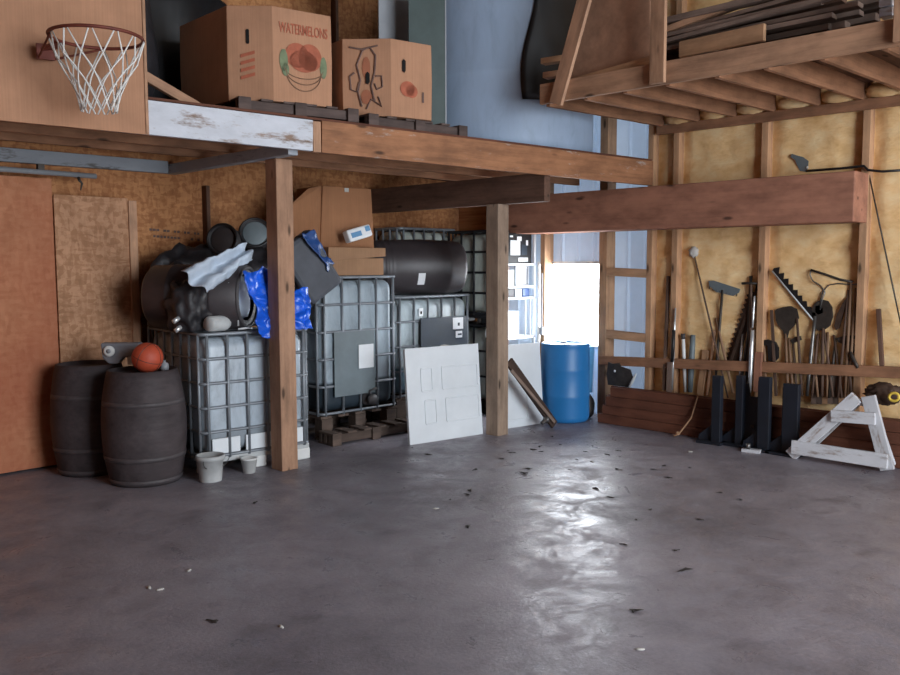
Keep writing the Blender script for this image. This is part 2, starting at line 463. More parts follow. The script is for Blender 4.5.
# walls behind the photographer, with the big open door the daylight comes through
struct(MB().box((-4.15, 1.8, 3), (.1, 11.8, 6)).build('wall_near_left', 'osb'))
DX0, DX1, DZ = 1.6, 5.7, 4.9
b = MB(); b.box(((-4.1+DX0)/2, -4.15, 3), (DX0+4.1, .1, 6)).box(((DX1+8)/2, -4.15, 3), (8-DX1, .1, 6)).box(((DX0+DX1)/2, -4.15, (6+DZ)/2), (DX1-DX0, .1, 6-DZ))
struct(b.build('wall_near', 'osb'))
# sliding door on the left wall
d1 = struct(empty('door_1', (1.2, 7.44, 0)))
def LD(x, y, z): return (x-1.2, y-7.44, z)
struct(MB().box(LD(.6, 7.44, 1.235), (4.3, .03, 2.43)).build('door_panel', 'ply_red', d1))
struct(MB().box(LD(3.075, 7.415, 1.17), (.64, .02, 2.3)).build('overlay_panel', 'osb_pale', d1, bevel=.003))
struct(board('edge_board', LD(3.43, 7.405, .02), LD(3.43, 7.405, 2.3), .075, .04, 'pine', d1, (0, 1, 0)))
tr = struct(empty('trim_1', (1.2, 7.36, 2.49)))
struct(MB().tube([(-3, 0, .02), (1.9, 0, 0)], .022, 10).build('track_pipe', 'grey_panel', tr, smooth=True))
b = MB(); b.box((1.45, .02, .045), (.05, .05, .05)).tube([(1.75, 0, -.02), (1.75, -.02, -.05), (1.77, -.02, -.07), (1.76, -.01, -.13)], [.014, .012, .01, .004], 8)
struct(b.build('track_bracket', 'iron', tr))
# board nailed along the right wall that keeps the tools upright
pA, pB = Vector((XS-.022, 5.40, .652)), Vector((XS-.022, 1.2, .835))
tr2 = struct(board('trim_2', pA, pB, .1, .04, 'joist', None, (1, 0, 0)))

# ================================================================== LOFT
A, B = Vector((2.85, 5.78, 2.765)), Vector((7.70, 4.684, 2.645))
dl = (B-A).normalized(); nl = Vector((-.2203, -.9754, 0)); Lb = (B-A).length
loft = empty('storage_loft', (4, 6, 0), 0, 'timber storage loft on two square posts, with a half white-painted front beam', 'loft')
def LL(p): return Vector(p) - Vector((4, 6, 0))
def bl(s, off=0, z=0): return A + dl*s - nl*off + Vector((0, 0, z))     # s along the beam, off metres behind its face
tag(board('front_beam', LL(bl(-2.6, .02)), LL(bl(1.225, .02)), .04, .24, 'white_board', loft), 'white-painted left half of the front beam')
tag(board('front_beam', LL(bl(1.30, .02)), LL(bl(Lb, .02, .002)), .04, .25, 'pine_brown', loft), 'bare brown right half of the front beam')
board('splice_block', LL(bl(1.262, .03, -.125)), LL(bl(1.262, .03, .115)), .066, .05, 'pine', loft, nl)
# deck and joists follow the beam
def deckz(x): return 2.765 - .0247*(x-2.85) + .12
b = MB()
quad = [bl(-2.6, .0), bl(Lb-.02, .0), Vector((7.82, 5, 0)), Vector((7.82, YL-.01, 0)), Vector((.3, YL-.01, 0))]
tp = [b.bm.verts.new(LL((p.x, p.y, deckz(p.x)+.022))) for p in quad]; bt = [b.bm.verts.new(LL((p.x, p.y, deckz(p.x)+.004))) for p in quad]
b.loft([bt, tp]); b.build('deck', 'plank', loft)
for off in (.5, 1.0, 1.5):
    s0 = -2.5
    s1 = min(Lb, (7.80-A.x)/dl.x - off*.23)
    board('joist', LL(bl(s0, off, .03)), LL(bl(s1, off, .03)), .04, .165, 'joist', loft)
tag(board('header', LL((3.93, 5.62, 2.63)), LL((3.93, YL-.03, 2.63)), .09, .09, 'grey_board', loft), 'grey-painted header over the left post')
tag(board('header', LL((6.40, 5.03, 2.45)), LL((6.36, YL-.03, 2.45)), .09, .27, 'dark_wood', loft), 'dark header over the right post')
board('ledger', LL((-1, 7.6, 2.62)), LL((3.88, 7.6, 2.645)), .05, .115, 'grey_board', loft)
for (x, y, zt, mt_, lb) in ((4.02, 5.955, 2.585, 'post', 'warm brown left post'), (6.355, 5.62, 2.315, 'post_grey', 'greyer right post')):
    tag(board('support_post', LL((x, y, 0)), LL((x, y, zt)), .16, .16, mt_, loft, (0, 1, 0), .006), lb)
# laminated timber on the right wall
tb_ = board('laminated_timber', (7.66, 2.63, 2.285), (7.66, 6.6, 2.285), .33, .425, 'timber', None, (0, 0, 1), .008)
tag(tb_, 'thick reddish timber beam fixed level along the yellow foam wall', 'beam')
# upper right storage shelf
sh = empty('overhead_shelf', (6.8, 3.3, 3.1), 0, 'overhead lumber shelf of new pine with open joists, up on the foam wall', 'shelf')
def LS(p): return Vector(p) - Vector((6.8, 3.3, 3.1))
XR = 5.85
board('front_rail', LS((XR+.02, 4.69, 3.185)), LS((XR+.02, 1.0, 3.165)), .04, .17, 'pine', sh)
board('front_rail', LS((XR+.065, 4.69, 3.19)), LS((XR+.065, 1.0, 3.17)), .04, .16, 'joist', sh)
board('ledger', LS((XS-.02, 4.72, 3.095)), LS((XS-.02, .95, 3.085)), .038, .09, 'joist', sh)
for k, y in enumerate((4.67, 4.27, 3.885, 3.5, 3.09, 2.715, 2.325, 1.93, 1.54)):
    board('joist', LS((XR+.09, y, 3.175)), LS((XS-.002, y, 3.215)), .04, .165, 'joist', sh)
b = MB(); b.box(LS((6.93, 2.84, 3.285)), (1.82, 3.74, .014)); o = b.build('deck', 'dark_wood', sh); o.rotation_euler = (0, 0, 0)
board('upright', LS((XR-.022, 3.52, 3.10)), LS((XR-.022, 3.52, 5.4)), .125, .04, 'pine', sh, (1, 0, 0))
board('upright', LS((XR-.022, 1.80, 3.10)), LS((XR-.022, 1.80, 5.4)), .09, .04, 'pine', sh, (1, 0, 0))
p0, p1 = onx(556, 104, XR-.02), onx(586, -6, XR-.02)
board('diagonal_brace', LS(p0), LS(p1 + (p1-p0)*.5), .13, .036, 'post', sh, (1, 0, 0))
b = MB(); q = [onx(567, 84, XR+.12), onx(650, 70, XR+.12), onx(650, -60, XR+.12), onx(600, -60, XR+.12)]
r0 = [b.bm.verts.new(LS(p)) for p in q]; r1 = [b.bm.verts.new(LS(p+Vector((.015, 0, 0)))) for p in q]
b.loft([r0, r1]); b.build('side_panel', plain('tan_panel', '#a07a62', .8, .22, 9), sh)
board('back_board', LS(onx(562, 88, XR+.07)), LS(onx(655, 62, XR+.07)), .11, .02, 'stud', sh, (1, 0, 0))

# ================================================================== ON THE LOFT FRONT
# cardboard sheet
cz0, cz1 = 2.655, 3.85
cA, cB = bl(-1.75, -.012), bl(-.03, -.012)
sheet = empty('cardboard_sheet', (cB.x, cB.y, cz0), 0, 'big tan cardboard sheet fixed to the loft front behind the basketball hoop', 'cardboard sheet')
def LC(p): return Vector(p) - Vector((cB.x, cB.y, cz0))
b = MB()
P = [(cA.x, cA.y, cz0+.02), (cB.x, cB.y, cz0-.015), (cB.x, cB.y, cz1), (cA.x, cA.y, cz1)]
r0 = [b.bm.verts.new(LC(p)) for p in P]; r1 = [b.bm.verts.new(LC(Vector(p)+nl*.012)) for p in P]
b.loft([r0, r1]); b.build('panel', 'card', sheet)
board('edge_strip', LC(Vector((cB.x-.016, cB.y-.012, cz0-.01))), LC(Vector((cB.x-.016, cB.y-.012, cz1))), .02, .014, 'pine', sheet, nl)
b = MB()
for k in range(26):
    z = 3.02+.032*k; p = cA + dl*(.185+.004*((k*7) % 3)); p.z = z
    if k % 6 == 5: continue
    b.box(LC(p+nl*.0135), (.012+.006*(k % 3), .003, .016), Matrix.Rotation(atan2(dl.y, dl.x), 3, 'Z'))
b.build('printed_marks', 'line_ink', sheet)
# basketball hoop
P0 = Vector((2.16, 5.85, 3.14)); hc = Vector((2.34, 5.47, 3.165)); RR = .28
hoop = empty('basketball_hoop', P0, 0, 'rusty red basketball hoop with white net on the cardboard sheet', 'basketball hoop')
def LH(p): return Vector(p) - P0
e = (P0-hc); e.z = 0; e.normalize(); sd = Vector((-e.y, e.x, 0))
b = MB(); b.tube([LH(hc + Vector((RR*cos(i*pi/24), RR*sin(i*pi/24), 0))) for i in range(48)], .011, 8, True)
b.build('rim', 'rim', hoop, smooth=True)
b = MB()
b.box(LH(P0+Vector((0, -.01, -.03))), (.11, .02, .10), Matrix.Rotation(atan2(dl.y, dl.x), 3, 'Z'))
b.bar(LH(P0-Vector((0, 0, .02))), LH(hc+e*RR), .07, .02)
for sg in (-1, 1):
    b.tube([LH(P0+sd*.05*sg-Vector((0, 0, .07))), LH(hc+e*RR*.45+sd*RR*.86*sg)], .008, 6)
b.build('bracket', 'rim', hoop, bevel=.003)
b = MB(); n = 12; rows = [(RR, 0), (RR*.86, -.13), (RR*.70, -.2), (RR*.57, -.27), (RR*.47, -.34), (RR*.41, -.40), (RR*.38, -.45)]
def np_(r, z, a): return LH(hc + Vector((r*cos(a), r*sin(a), z-.012)))
for i in range(n):
    for sgn in (1, -1):
        pts = []
        for k, (r, z) in enumerate(rows):
            a = 2*pi*i/n + sgn*(pi/n)*(0.25+max(0, k-.0)*.75 if k else .16)
            pts.append(np_(r*(1+.02*sin(i*3+k)), z, a))
        b.tube(pts, .0052, 5)
b.build('net', 'net', hoop, smooth=True)
# loose strut behind the white board
p0, p1 = Vector((2.86, 5.98, 3.15)), Vector((3.22, 5.80, 2.885))
tag(board('wooden_strut', (2.5, 6.14, 3.32), p1, .07, .04, 'post', None, (0, 1, 0)), 'sloping wooden strut by the right edge of the cardboard sheet', 'strut')

def pallet(name, loc, rz, w, d, label, mat='pallet', h=.11):
    r = empty(name, loc, rz, label, 'pallet', 'pallets')
    for y in (.04, d/2, d-.04): board('stringer', (0, y, h/2), (w, y, h/2), .045, h-.036, mat, r)
    n = 6
    for i in range(n):
        x = .05+(w-.1)*i/(n-1)
        board('top_slat', (x, 0, h-.009), (x, d, h-.009), .1, .018, mat, r)
    for i in range(3):
        x = .05+(w-.1)*i/2
        board('bottom_slat', (x, 0, .009), (x, d, .009), .1, .018, mat, r)
    # blocks seen at the front edge
    for x in (.05, w/2, w-.05): board('block', (x-.05, -.004, h/2), (x+.05, -.004, h/2), .02, h, mat, r)
    return r
zd = lambda x: deckz(x)+.024
pallet('pallet', (3.52, 5.74, zd(3.6)), -.21, 1.02, 1.1, 'dark pallet under the melon bin on the loft', 'pallet_dark')
pallet('pallet', (4.60, 5.50, zd(4.6)), -.10, 1.08, 1.0, 'dark pallet under the smaller scribbled carton on the loft', 'pallet_dark')
# watermelon bin
def bin_(name, poly, z0, h, label, mat):
    r = empty(name, (poly[0][0], poly[0][1], z0), 0, label, 'cardboard bin')
    b = MB(); q = [(x-poly[0][0], y-poly[0][1]) for x, y in poly]
    n = len(q); cx = sum(p[0] for p in q)/n; cy = sum(p[1] for p in q)/n
    def rg(z, k): return [b.bm.verts.new((cx+(x-cx)*k, cy+(y-cy)*k, z)) for x, y in q]
    b.loft([rg(0, 1), rg(h*.5, 1.01), rg(h, 1.0), rg(h, .975), rg(.03, .975)])
    o = b.build('carton', mat, r, bevel=.006)
    return r
zb = zd(4)+.112
poly1 = [(3.80, 5.68), (4.29, 5.585), (4.47, 5.83), (4.50, 6.45), (4.28, 6.8), (3.84, 6.86), (3.57, 6.7), (3.55, 5.92)]
bin1 = bin_('watermelon_bin', poly1, zb, .72, 'large octagonal cardboard bin printed with red watermelons', 'card')
f0, f1 = Vector((0, 0, 0)), Vector((.49, -.095, 0)); fd = (f1-f0).normalized(); fn = Vector((fd.y, -fd.x, 0))
def BF(u, z, off=.006): return f0 + fd*u + Vector((0, 0, z)) + fn*(off+.004)
def flat(name, polys, mat, par, F, off=.007):
    b = MB()
    for poly in polys: b.bm.faces.new([b.bm.verts.new(F(u, z, off)) for u, z in poly])
    return b.build(name, mat, par)
def ell(cx, cz, rx, rz, n=22, a0=0, a1=2*pi): return [(cx+rx*cos(a0+(a1-a0)*i/n), cz+rz*sin(a0+(a1-a0)*i/n)) for i in range(n if a1-a0 > 6 else n+1)]
def lettering(txt, size, mw, mat, par, sx=1):
    cu = bpy.data.curves.new('lettering', 'FONT'); cu.body = txt; cu.size = size; cu.align_x = 'CENTER'; cu.align_y = 'CENTER'; cu.extrude = .0008; cu.offset = size*.012
    tmp = bpy.data.objects.new('lettering', cu); COL.objects.link(tmp); bpy.context.view_layer.update()
    me = bpy.data.meshes.new_from_object(tmp); bpy.data.objects.remove(tmp); bpy.data.curves.remove(cu)
    me.materials.clear(); me.materials.append(M[mat]); o = bpy.data.objects.new('lettering', me); COL.objects.link(o); o.parent = par
    o.matrix_local = mw @ Matrix.Diagonal((sx, 1, 1, 1)); return o
mw = Matrix((fd, Vector((0, 0, 1)), fn)).transposed().to_4x4(); mw.translation = BF(.26, .565, .004)
lettering('WATERMELONS', .11, mw, 'red_ink', bin1, .52)
art = flat('printed_melons', [ell(.20, .37, .10, .095), ell(.31, .365, .10, .105), ell(.255, .33, .12, .085)], 'red_ink', bin1, BF)
flat('printed_leaves', [ell(.085, .32, .035, .085), ell(.425, .30, .03, .085), ell(.1, .25, .03, .05)], 'green_ink', art, BF, .0075)
b = MB()
for rx, rz, cz in ((.165, .075, .27), (.155, .11, .26), (.15, .15, .25)):
    b.tube([BF(.255+rx*cos(a), cz+rz*sin(a), .005) for a in [pi+pi*i/20 for i in range(21)]], .004, 5)
b.build('printed_basket', 'line_ink', art)
# corner facet: hand hole and red striped print
g1 = Vector((-.25, .24, 0)); gd = -g1.normalized(); gn = Vector((gd.y, -gd.x, 0))
def BG(u, z, off=.006): return g1 + gd*u + Vector((0, 0, z)) + gn*(off+.003)
flat('hand_hole', [[(.145, .44), (.15, .43), (.165, .43), (.17, .44), (.17, .53), (.165, .54), (.15, .54), (.145, .53)]], 'hole', bin1, BG, .008)
flat('striped_print', [[(.10+.0, .16+k*.055), (.21, .19+k*.055), (.21, .215+k*.055), (.10, .185+k*.055)] for k in range(4)], 'red_ink', bin1, BG, .008)
# smaller scribbled carton
zc = zd(4.8)+.112
poly2 = [(4.82, 5.46), (5.22, 5.385), (5.42, 5.6), (5.46, 6.05), (5.28, 6.28), (4.8, 6.38), (4.6, 6.2), (4.545, 5.76)]
bin2 = bin_('carton', poly2, zc, .64, 'smaller tan cardboard carton with black scribble and hand holes on the loft', 'card')
s0 = Vector((-.275, .30, 0)); sdv = -s0.normalized(); sn = Vector((sdv.y, -sdv.x, 0))
def BS(u, z, off=.006): return s0 + sdv*u + Vector((0, 0, z)) + sn*(off+.004)
b = MB()
def scr(pts): b.tube([BS(u, z, .006) for u, z in pts], .0075, 5)
scr([(.16, .08), (.13, .2), (.15, .3), (.12, .42), (.17, .54), (.23, .57), (.28, .5), (.27, .36), (.24, .25), (.27, .12)])
scr([(.10, .36), (.06, .33), (.07, .22), (.12, .2), (.14, .28)])
scr([(.28, .33), (.33, .33), (.335, .24), (.29, .22), (.27, .27)])
scr([(.06, .57), (.16, .55), (.30, .58)])
scr([(.2, .06), (.24, .14), (.33, .08), (.3, .16)])
b.build('scribble', 'marker', bin2)
flat('hand_hole', [[(.195, .27), (.215, .26), (.23, .28), (.23, .35), (.21, .365), (.195, .345)]], 'hole', bin2, BS, .012)
flat('pink_smear', [ell(.2, .4, .035, .09), ell(.2, .16, .045, .06)], 'red_box', bin2, BS, .005)
t1 = Vector((.40, -.075, 0)); td = t1.normalized(); tn = Vector((td.y, -td.x, 0))
def BT(u, z, off=.006): return td*u + Vector((0, 0, z)) + tn*(off+.004)
flat('hand_hole', [[(.105, .385), (.125, .37), (.14, .39), (.14, .47), (.12, .485), (.105, .465)]], 'hole', bin2, BT, .008)
flat('printed_melon', [ell(.16, .24, .075, .065), ell(.2, .225, .06, .055)], 'red_ink', bin2, BT, .006)
flat('printed_slot', [[(.305, .14), (.325, .14), (.325, .23), (.305, .23)]], 'marker', bin2, BT, .006)
# dark crates behind the bins
def crate(name, loc, size, rz, label, mat='black'):
    w, d, h = size; r = empty(name, loc, rz, label, 'crate', 'crates on the loft')
    b = MB()
    for x0, y0, x1, y1 in ((0, 0, w, 0), (w, 0, w, d), (w, d, 0, d), (0, d, 0, 0)):
        for z in (.03, h*.36, h*.68, h-.03): b.bar((x0, y0, z), (x1, y1, z), .02, .05)
        k = 6
        for i in range(k+1):
            f = i/k; b.bar((x0+(x1-x0)*f, y0+(y1-y0)*f, 0), (x0+(x1-x0)*f, y0+(y1-y0)*f, h), .02, .03, (1, 0, 0))
    b.build('lattice', mat, r); MB().box((w/2, d/2, .015), (w, d, .02)).build('bottom', mat, r)
    return r
crate('crate', (4.62, 6.45, zd(4.6)), (.75, .5, .85), .1, 'black slatted crate in the gap between the two cardboard bins')
b = MB(); b.blob((3.10, 7.02, zd(3.2)+.62), (.36, .45, .85), .18, 2.2, 3, 4, zd(3.2)+.001); tag(b.build('black_bag', 'black_bag', None, smooth=True), 'tall dark bagged heap left of the watermelon bin on the loft', 'bag')
b = MB()
def heap(u, v):
    x = 2.95+1.95*u; h = 1.46*sin(pi*min(1, max(0, u*.92+.08)))**.35*(1-.0*v)
    p = Vector((x, 7.08+.25*v, zd(x)+.004+h*(1-abs(1-2*v)**3)*.98))
    if 0 < v < 1: p += Vector((0, noise.noise(p*3)*.08, noise.noise(p*3+Vector((9, 2, 4)))*.05))
    return p
b.grid(heap, 26, 14)
tag(b.build('black_tarp', 'black', None, smooth=True, solid=.005), 'black tarp spread over stored goods behind the watermelon bin', 'tarp')
# grey panels and the tank
pz = zd(5.6)
pa = empty('grey_sheet', (5.45, 6.10, pz), radians(-24), 'tall light grey sheet with dark edge strip standing on the loft', 'panel')
MB().box((.0, 0, .95), (.34, .03, 1.9)).build('face', 'grey_panel', pa, bevel=.003)
MB().box((.225, .01, .95), (.09, .04, 1.9)).build('edge_strip', 'navy', pa)
MB().box((.176, -.014, .95), (.012, .02, 1.9)).build('trim_line', 'white_plastic', pa)
gp = empty('board_panel', (5.49, 5.72, zd(5.5)), radians(-30), 'dark green board leaning in front of the pale blue tank', 'board')
MB().box((0, 0, .68), (.34, .02, 1.36)).build('face', 'green_panel', gp)
MB().box((.175, -.002, .68), (.012, .026, 1.36)).build('edge', 'grey_panel', gp)
tk = empty('water_tank', (6.78, 5.92, zd(6.8)), 0, 'huge pale blue upright plastic tank on the loft', 'tank')
prof = [(.88, 0), (.92, .02), (.93, .12), (.93, .7), (.935, .72), (.93, .74), (.93, 1.5), (.91, 1.62), (.82, 1.74), (.55, 1.86), (.26, 1.92), (.26, 2.0)]
MB().lathe(prof, 72).build('shell', 'poly_blue', tk, smooth=True)
MB().lathe([(.27, 1.98), (.28, 2.0), (.28, 2.05), (.1, 2.07)], 32).build('lid', 'black', tk, smooth=True)
# thin black patch curved around the right side of the tank
def bpatch(u, v):
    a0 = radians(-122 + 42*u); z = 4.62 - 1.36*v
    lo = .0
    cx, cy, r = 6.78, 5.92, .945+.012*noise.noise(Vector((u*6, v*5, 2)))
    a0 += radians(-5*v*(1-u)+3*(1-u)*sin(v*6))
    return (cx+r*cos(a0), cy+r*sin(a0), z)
tag(MB().grid(bpatch, 14, 16).build('black_patch', 'black', None, smooth=True, solid=.004), 'black patch curving down the right side of the pale blue tank', 'sheet')

# ------------------------------------------------------------------ lumber on the upper shelf
SZ = 3.295
def lum(py0, z0, py1, z1, x, w, t, label, mat='grey_lumber'):
    o = board('lumber_board', (x, py0, z0), (x+random.uniform(-.05, .05), py1, z1), w, t, mat)
    tag(o, label, 'board', 'lumber on the overhead shelf'); return o
lum(3.42, SZ+.065, 2.74, SZ+.065, 5.98, .04, .12, 'short thick pale board lying behind the overhead shelf rail', 'stud')
lum(3.95, SZ+.20, 2.85, SZ+.37, 6.06, .09, .05, 'pale board sloping up to the right on the lumber pile', 'pine')
G = 'weathered grey board in the jumbled lumber pile on the overhead shelf'
random.seed(3)
for k in range(26):
    x = 6.06 + .11*(k % 9) + random.uniform(-.02, .02); lay = k//9
    zz = SZ + .02 + (.075 if x < 6.1 else .03) + lay*.105 + random.uniform(0, .02)
    y0 = random.uniform(4.0, 4.6); y1 = random.uniform(2.02, 2.5)
    lum(y0, zz, y1, zz+random.uniform(-.005, .02), x, .095, .032+.02*random.random(), G, random.choice(['grey_lumber', 'dark_wood', 'grey_lumber', 'pallet']))
lum(4.05, SZ+.14, 2.2, SZ+.22, 6.02, .06, .03, 'weathered board along the front of the lumber pile, lower edge lit')
lum(3.6, SZ+.24, 2.32, SZ+.30, 6.13, .12, .03, 'wide weathered board on the front of the lumber pile')
for k in range(5):
    o = board('wood_block', (5.93, 1.955, SZ+.02+.062*k), (5.93, 1.875, SZ+.02+.062*k), .09+.02*(k % 2), .055, 'white_board'); tag(o, 'pale end block stacked by the right shelf upright', 'block', 'end blocks by the shelf upright')
for k, (px, py) in enumerate(((543, 62), (545, 76))):
    p = onx(px, py, 5.98); o = board('lumber_board', p, p+Vector((.1, -.6, .0)), .09, .05, ['stud', 'pine'][k])
    tag(o, ['upper pale board end poking past the shelf brace', 'lower pale board end poking past the shelf brace'][k], 'board')

# ================================================================== GROUND FLOOR, LEFT
def barrel(loc, label, r0=.265, r1=.325, h=.9):
    r = empty('barrel', loc, 0, label, 'barrel')
    prof = []
    for i in range(17):
        f = i/16; prof.append((r0+(r1-r0)*sin(pi*f)**.8, h*f))
    prof += [(r0-.02, h), (r0-.025, h-.03), (0, h-.03)]
    b = MB(); b.lathe(prof, 40); o = b.build('staves', 'barrel', r, smooth=True)
    for f in (.035, .24, .72, .955):
        rr = r0+(r1-r0)*sin(pi*f)**.8
        r2 = r0+(r1-r0)*sin(pi*min(1, f+.045))**.8
        b = MB(); b.lathe([(rr+.0, h*f-.018), (rr+.0025, h*f-.018), (r2+.0025, h*f+.022), (r2, h*f+.022)], 40, cap=False); b.build('hoop', 'hoop_band', r, smooth=True)
    return r
barrel((3.03, 6.45, 0), 'dark grey barrel standing in front, under the basketball')
barrel((2.86, 7.08, 0), 'blackish barrel behind the front barrel, against the sliding door', .255, .31, .91)
# basketball
ball = empty('basketball', (3.05, 6.40, .992), 0, 'orange basketball on top of the front barrel', 'ball')
MB().lathe([(.121*sin(pi*i/20), -.121*cos(pi*i/20)) for i in range(21)], 32, cap=False).build('cover', 'ball', ball, smooth=True)
b = MB()
for ax in (Matrix.Identity(3), Matrix.Rotation(pi/2, 3, 'X'), Matrix.Rotation(pi/2, 3, 'Y')):
    rt = Matrix.Rotation(.5, 3, 'Z') @ Matrix.Rotation(.4, 3, 'X') @ ax
    b.tube([rt @ Vector((.1205*cos(a), .1205*sin(a), 0)) for a in [2*pi*i/40 for i in range(40)]], .0025, 5, True)
b.build('seam', 'iron', ball)
# grey casing with white dial on barrels
ap = empty('appliance', (2.98, 6.76, .905), radians(-42), 'small grey appliance with round white dial beside the basketball', 'appliance')
b = MB(); pf = [(-.11, .17), (.2, .17)] + [(.2, .08), (.06, .06)] + [(.0+.11*cos(a)-.0, .11*sin(a)+.11) for a in [-.9-i*.25 for i in range(9)]]
b.prism([(-.13, .19), (.18, .19), (.18, .09), (.05, .07), (.0, .02), (-.07, .02), (-.12, .07)], .1, Matrix.Translation((0, .05, 0)) @ Matrix.Rotation(pi/2, 4, 'X'))
b.build('casing', 'kettle', ap, bevel=.012)
mtx = Matrix.Translation((-.06, -.052, .125)) @ Matrix.Rotation(pi/2, 4, 'X')
dial = MB().lathe([(.045, 0), (.045, .012), (.03, .016), (0, .016)], 24, mtx).build('dial', 'white_plastic', ap, smooth=True)
MB().lathe([(.018, .016), (.018, .021), (0, .021)], 16, mtx).build('dial_cap', 'grey_panel', dial, smooth=True)
b = MB(); b.box((.1, -.01, .055), (.05, .05, .09)); b.build('foot', 'dirty_white', ap, bevel=.006)
b = MB(); b.lathe([(.03, 0), (.035, .02), (.032, .06), (.012, .07), (.012, .085)], 16); tag(b.build('bottle_cap', 'grey_panel', None, loc=(3.2, 6.42, .872), smooth=True), 'small grey round cap right of the basketball on the barrel', 'cap')
for k, (x, y) in enumerate(((2.74, 6.9), (2.68, 7.0), (3.14, 6.27))):
    b = MB(); b.blob((x, y, .885 if k < 2 else .878), (.035, .02, .012), .4, 3, 2, k)
    tag(b.build('scrap', 'leaf_pale', None, smooth=True), ['pale scrap nearest the appliance on the rear barrel', 'pale scrap by the left rim of the rear barrel', 'pale scrap under the basketball on the front barrel'][k], 'scrap')
# ------------------------------------------------------------------ IBC totes
def tote(loc, rz, w, d, z0, h, label, tank='tank', cage='cage', hz=5, vx=5, vy=5, base='pallet', plate=None, valve=True, feet=None):
    r = empty('water_tote', loc, rz, label, 'tote')
    b = MB(); i = .016
    r0 = bmesh.ops.create_cube(b.bm, size=1, matrix=Matrix.Translation((w/2, d/2, (z0+.03+h-.03)/2)) @ Matrix.Diagonal((w-2*i, d-2*i, h-z0-.06, 1)))
    o = b.build('tank', tank, r, smooth=False)
    md = o.modifiers.new('bevel', 'BEVEL'); md.width = .1; md.segments = 6; md.limit_method = 'ANGLE'
    for p in o.data.polygons: p.use_smooth = True
    b = MB(); R = .0135
    def loop(z, rad):
        c = .05; pts = []
        for cx, cy, a0 in ((w-c, c, -pi/2), (w-c, d-c, 0), (c, d-c, pi/2), (c, c, pi)):
            for k in range(4): a = a0+k*pi/6; pts.append((cx+c*cos(a), cy+c*sin(a), z))
        b.tube(pts, rad, 7, True)
    zs = [z0+.02+(h-z0-.02)*k/hz for k in range(hz+1)]
    for k, z in enumerate(zs): loop(z, .016 if k == hz else R)
    for k in range(vx+1):
        x = .05+(w-.1)*k/vx
        for y in (-.004, d+.004): b.tube([(x, y, z0), (x, y, h)], R, 7)
    for k in range(vy+1):
        y = .05+(d-.1)*k/vy
        for x in (-.004, w+.004): b.tube([(x, y, z0), (x, y, h)], R, 7)
    for y in (d*.33, d*.66): b.tube([(0, y, h), (w, y, h)], .012, 7)
    b.build('cage', cage, r, smooth=True)
    MB().lathe([(.1, 0), (.1, .03), (.09, .04), (0, .04)], 24).build('cap', 'black', r, loc=(w/2, d/2, h-.03), smooth=True)
    if feet:
        for (x, y) in ((0.07, .07), (w/2, .07), (w-.07, .07), (.07, d-.07), (w/2, d-.07), (w-.07, d-.07)):
            MB().box((x, y, (z0-.03)/2), (.15, .15, z0-.03)).build('foot', feet, r, bevel=.012)
        MB().box((w/2, d/2, z0-.012), (w, d, .05)).build('base_tray', base, r, bevel=.01)
    else:
        for y in (.06, d/2, d-.06): board('skid', (0, y, .012), (w, y, .012), .12, .024, base, r)
        for x in (.07, w/2, w-.07):
            for y in (.06, d/2, d-.06): MB().box((x, y, (z0-.02)/2+.01), (.13, .12, z0-.06)).build('block', base, r)
        for i_ in range(5):
            x = .06+(w-.12)*i_/4; board('deck_slat', (x, 0, z0-.014), (x, d, z0-.014), .13, .026, base, r)
    if plate:
        x0, x1, za, zb_, mt = plate
        pl = MB().box(((x0+x1)/2, -.02, (za+zb_)/2), (x1-x0, .006, zb_-za)).build('plate', mt, r)
    if valve:
        b = MB(); mt = Matrix.Translation((w*.6, .03, z0+.12)) @ Matrix.Rotation(pi/2, 4, 'X')
        b.lathe([(.07, 0), (.07, .03), (.04, .035), (.04, .08), (.055, .082), (.055, .12), (0, .12)], 20, mt); b.tube([(w*.6, -.02, z0+.12), (w*.6, -.03, z0+.2), (w*.6+.08, -.04, z0+.22)], .012, 6)
        b.build('valve', 'char', r, smooth=True)
    return r
t1 = tote((3.41, 6.21, 0), radians(-5.2), .99, 1.16, .13, 1.16, 'left caged white tote behind the front barrel, piled with tarps and a drum', 'tank', 'cage', 5, 5, 6, 'dirty_white', None, False, 'white_plastic')
for k in range(3):
    x0 = .06+.3*k
    MB().box((x0+.14, -.001, .23), (.25, .012, .13)).build('skirt_sheet', 'white_paint', t1, bevel=.01)
t2 = tote((4.91, 6.63, 0), radians(-1), .97, .98, .24, 1.6, 'tall middle caged tote with grey plate and dark liquid at its base', 'tank_liquid', 'cage', 5, 4, 5, 'pallet', (.15, .66, .42, 1.06, 'plate_grey'))
pl = [c for c in t2.children if c.name.startswith('plate')][0]
MB().box((.545, -.026, .80), (.19, .006, .24)).build('paper_label', 'white_paper', pl)
t3 = tote((5.92, 6.66, 0), 0, 1.14, .93, .3, 1.375, 'caged tote behind the white panelled doors, black drum lying on it', 'tank_brown', 'cage', 4, 5, 4, 'pallet', None)
t4 = tote((6.42, 7.14, 1.392), 0, .9, .46, .06, .74, 'pale caged tote stacked at the back behind the black drum', 'tank_pale', 'cage', 3, 5, 3, 'pallet', None, False)
t5 = tote((7.14, 6.42, 0), 0, .34, .7, .12, 1.02, 'narrow black-caged pale tote beside the right post, lower of two', 'tank_pale', 'black_cage', 3, 2, 3, 'black', None, False, 'black')
t6 = tote((7.14, 6.42, 1.04), 0, .34, .7, .10, 1.06, 'black-caged pale tote stacked on top behind the right post', 'tank_pale', 'black_cage', 4, 2, 3, 'black', None, False, 'black')
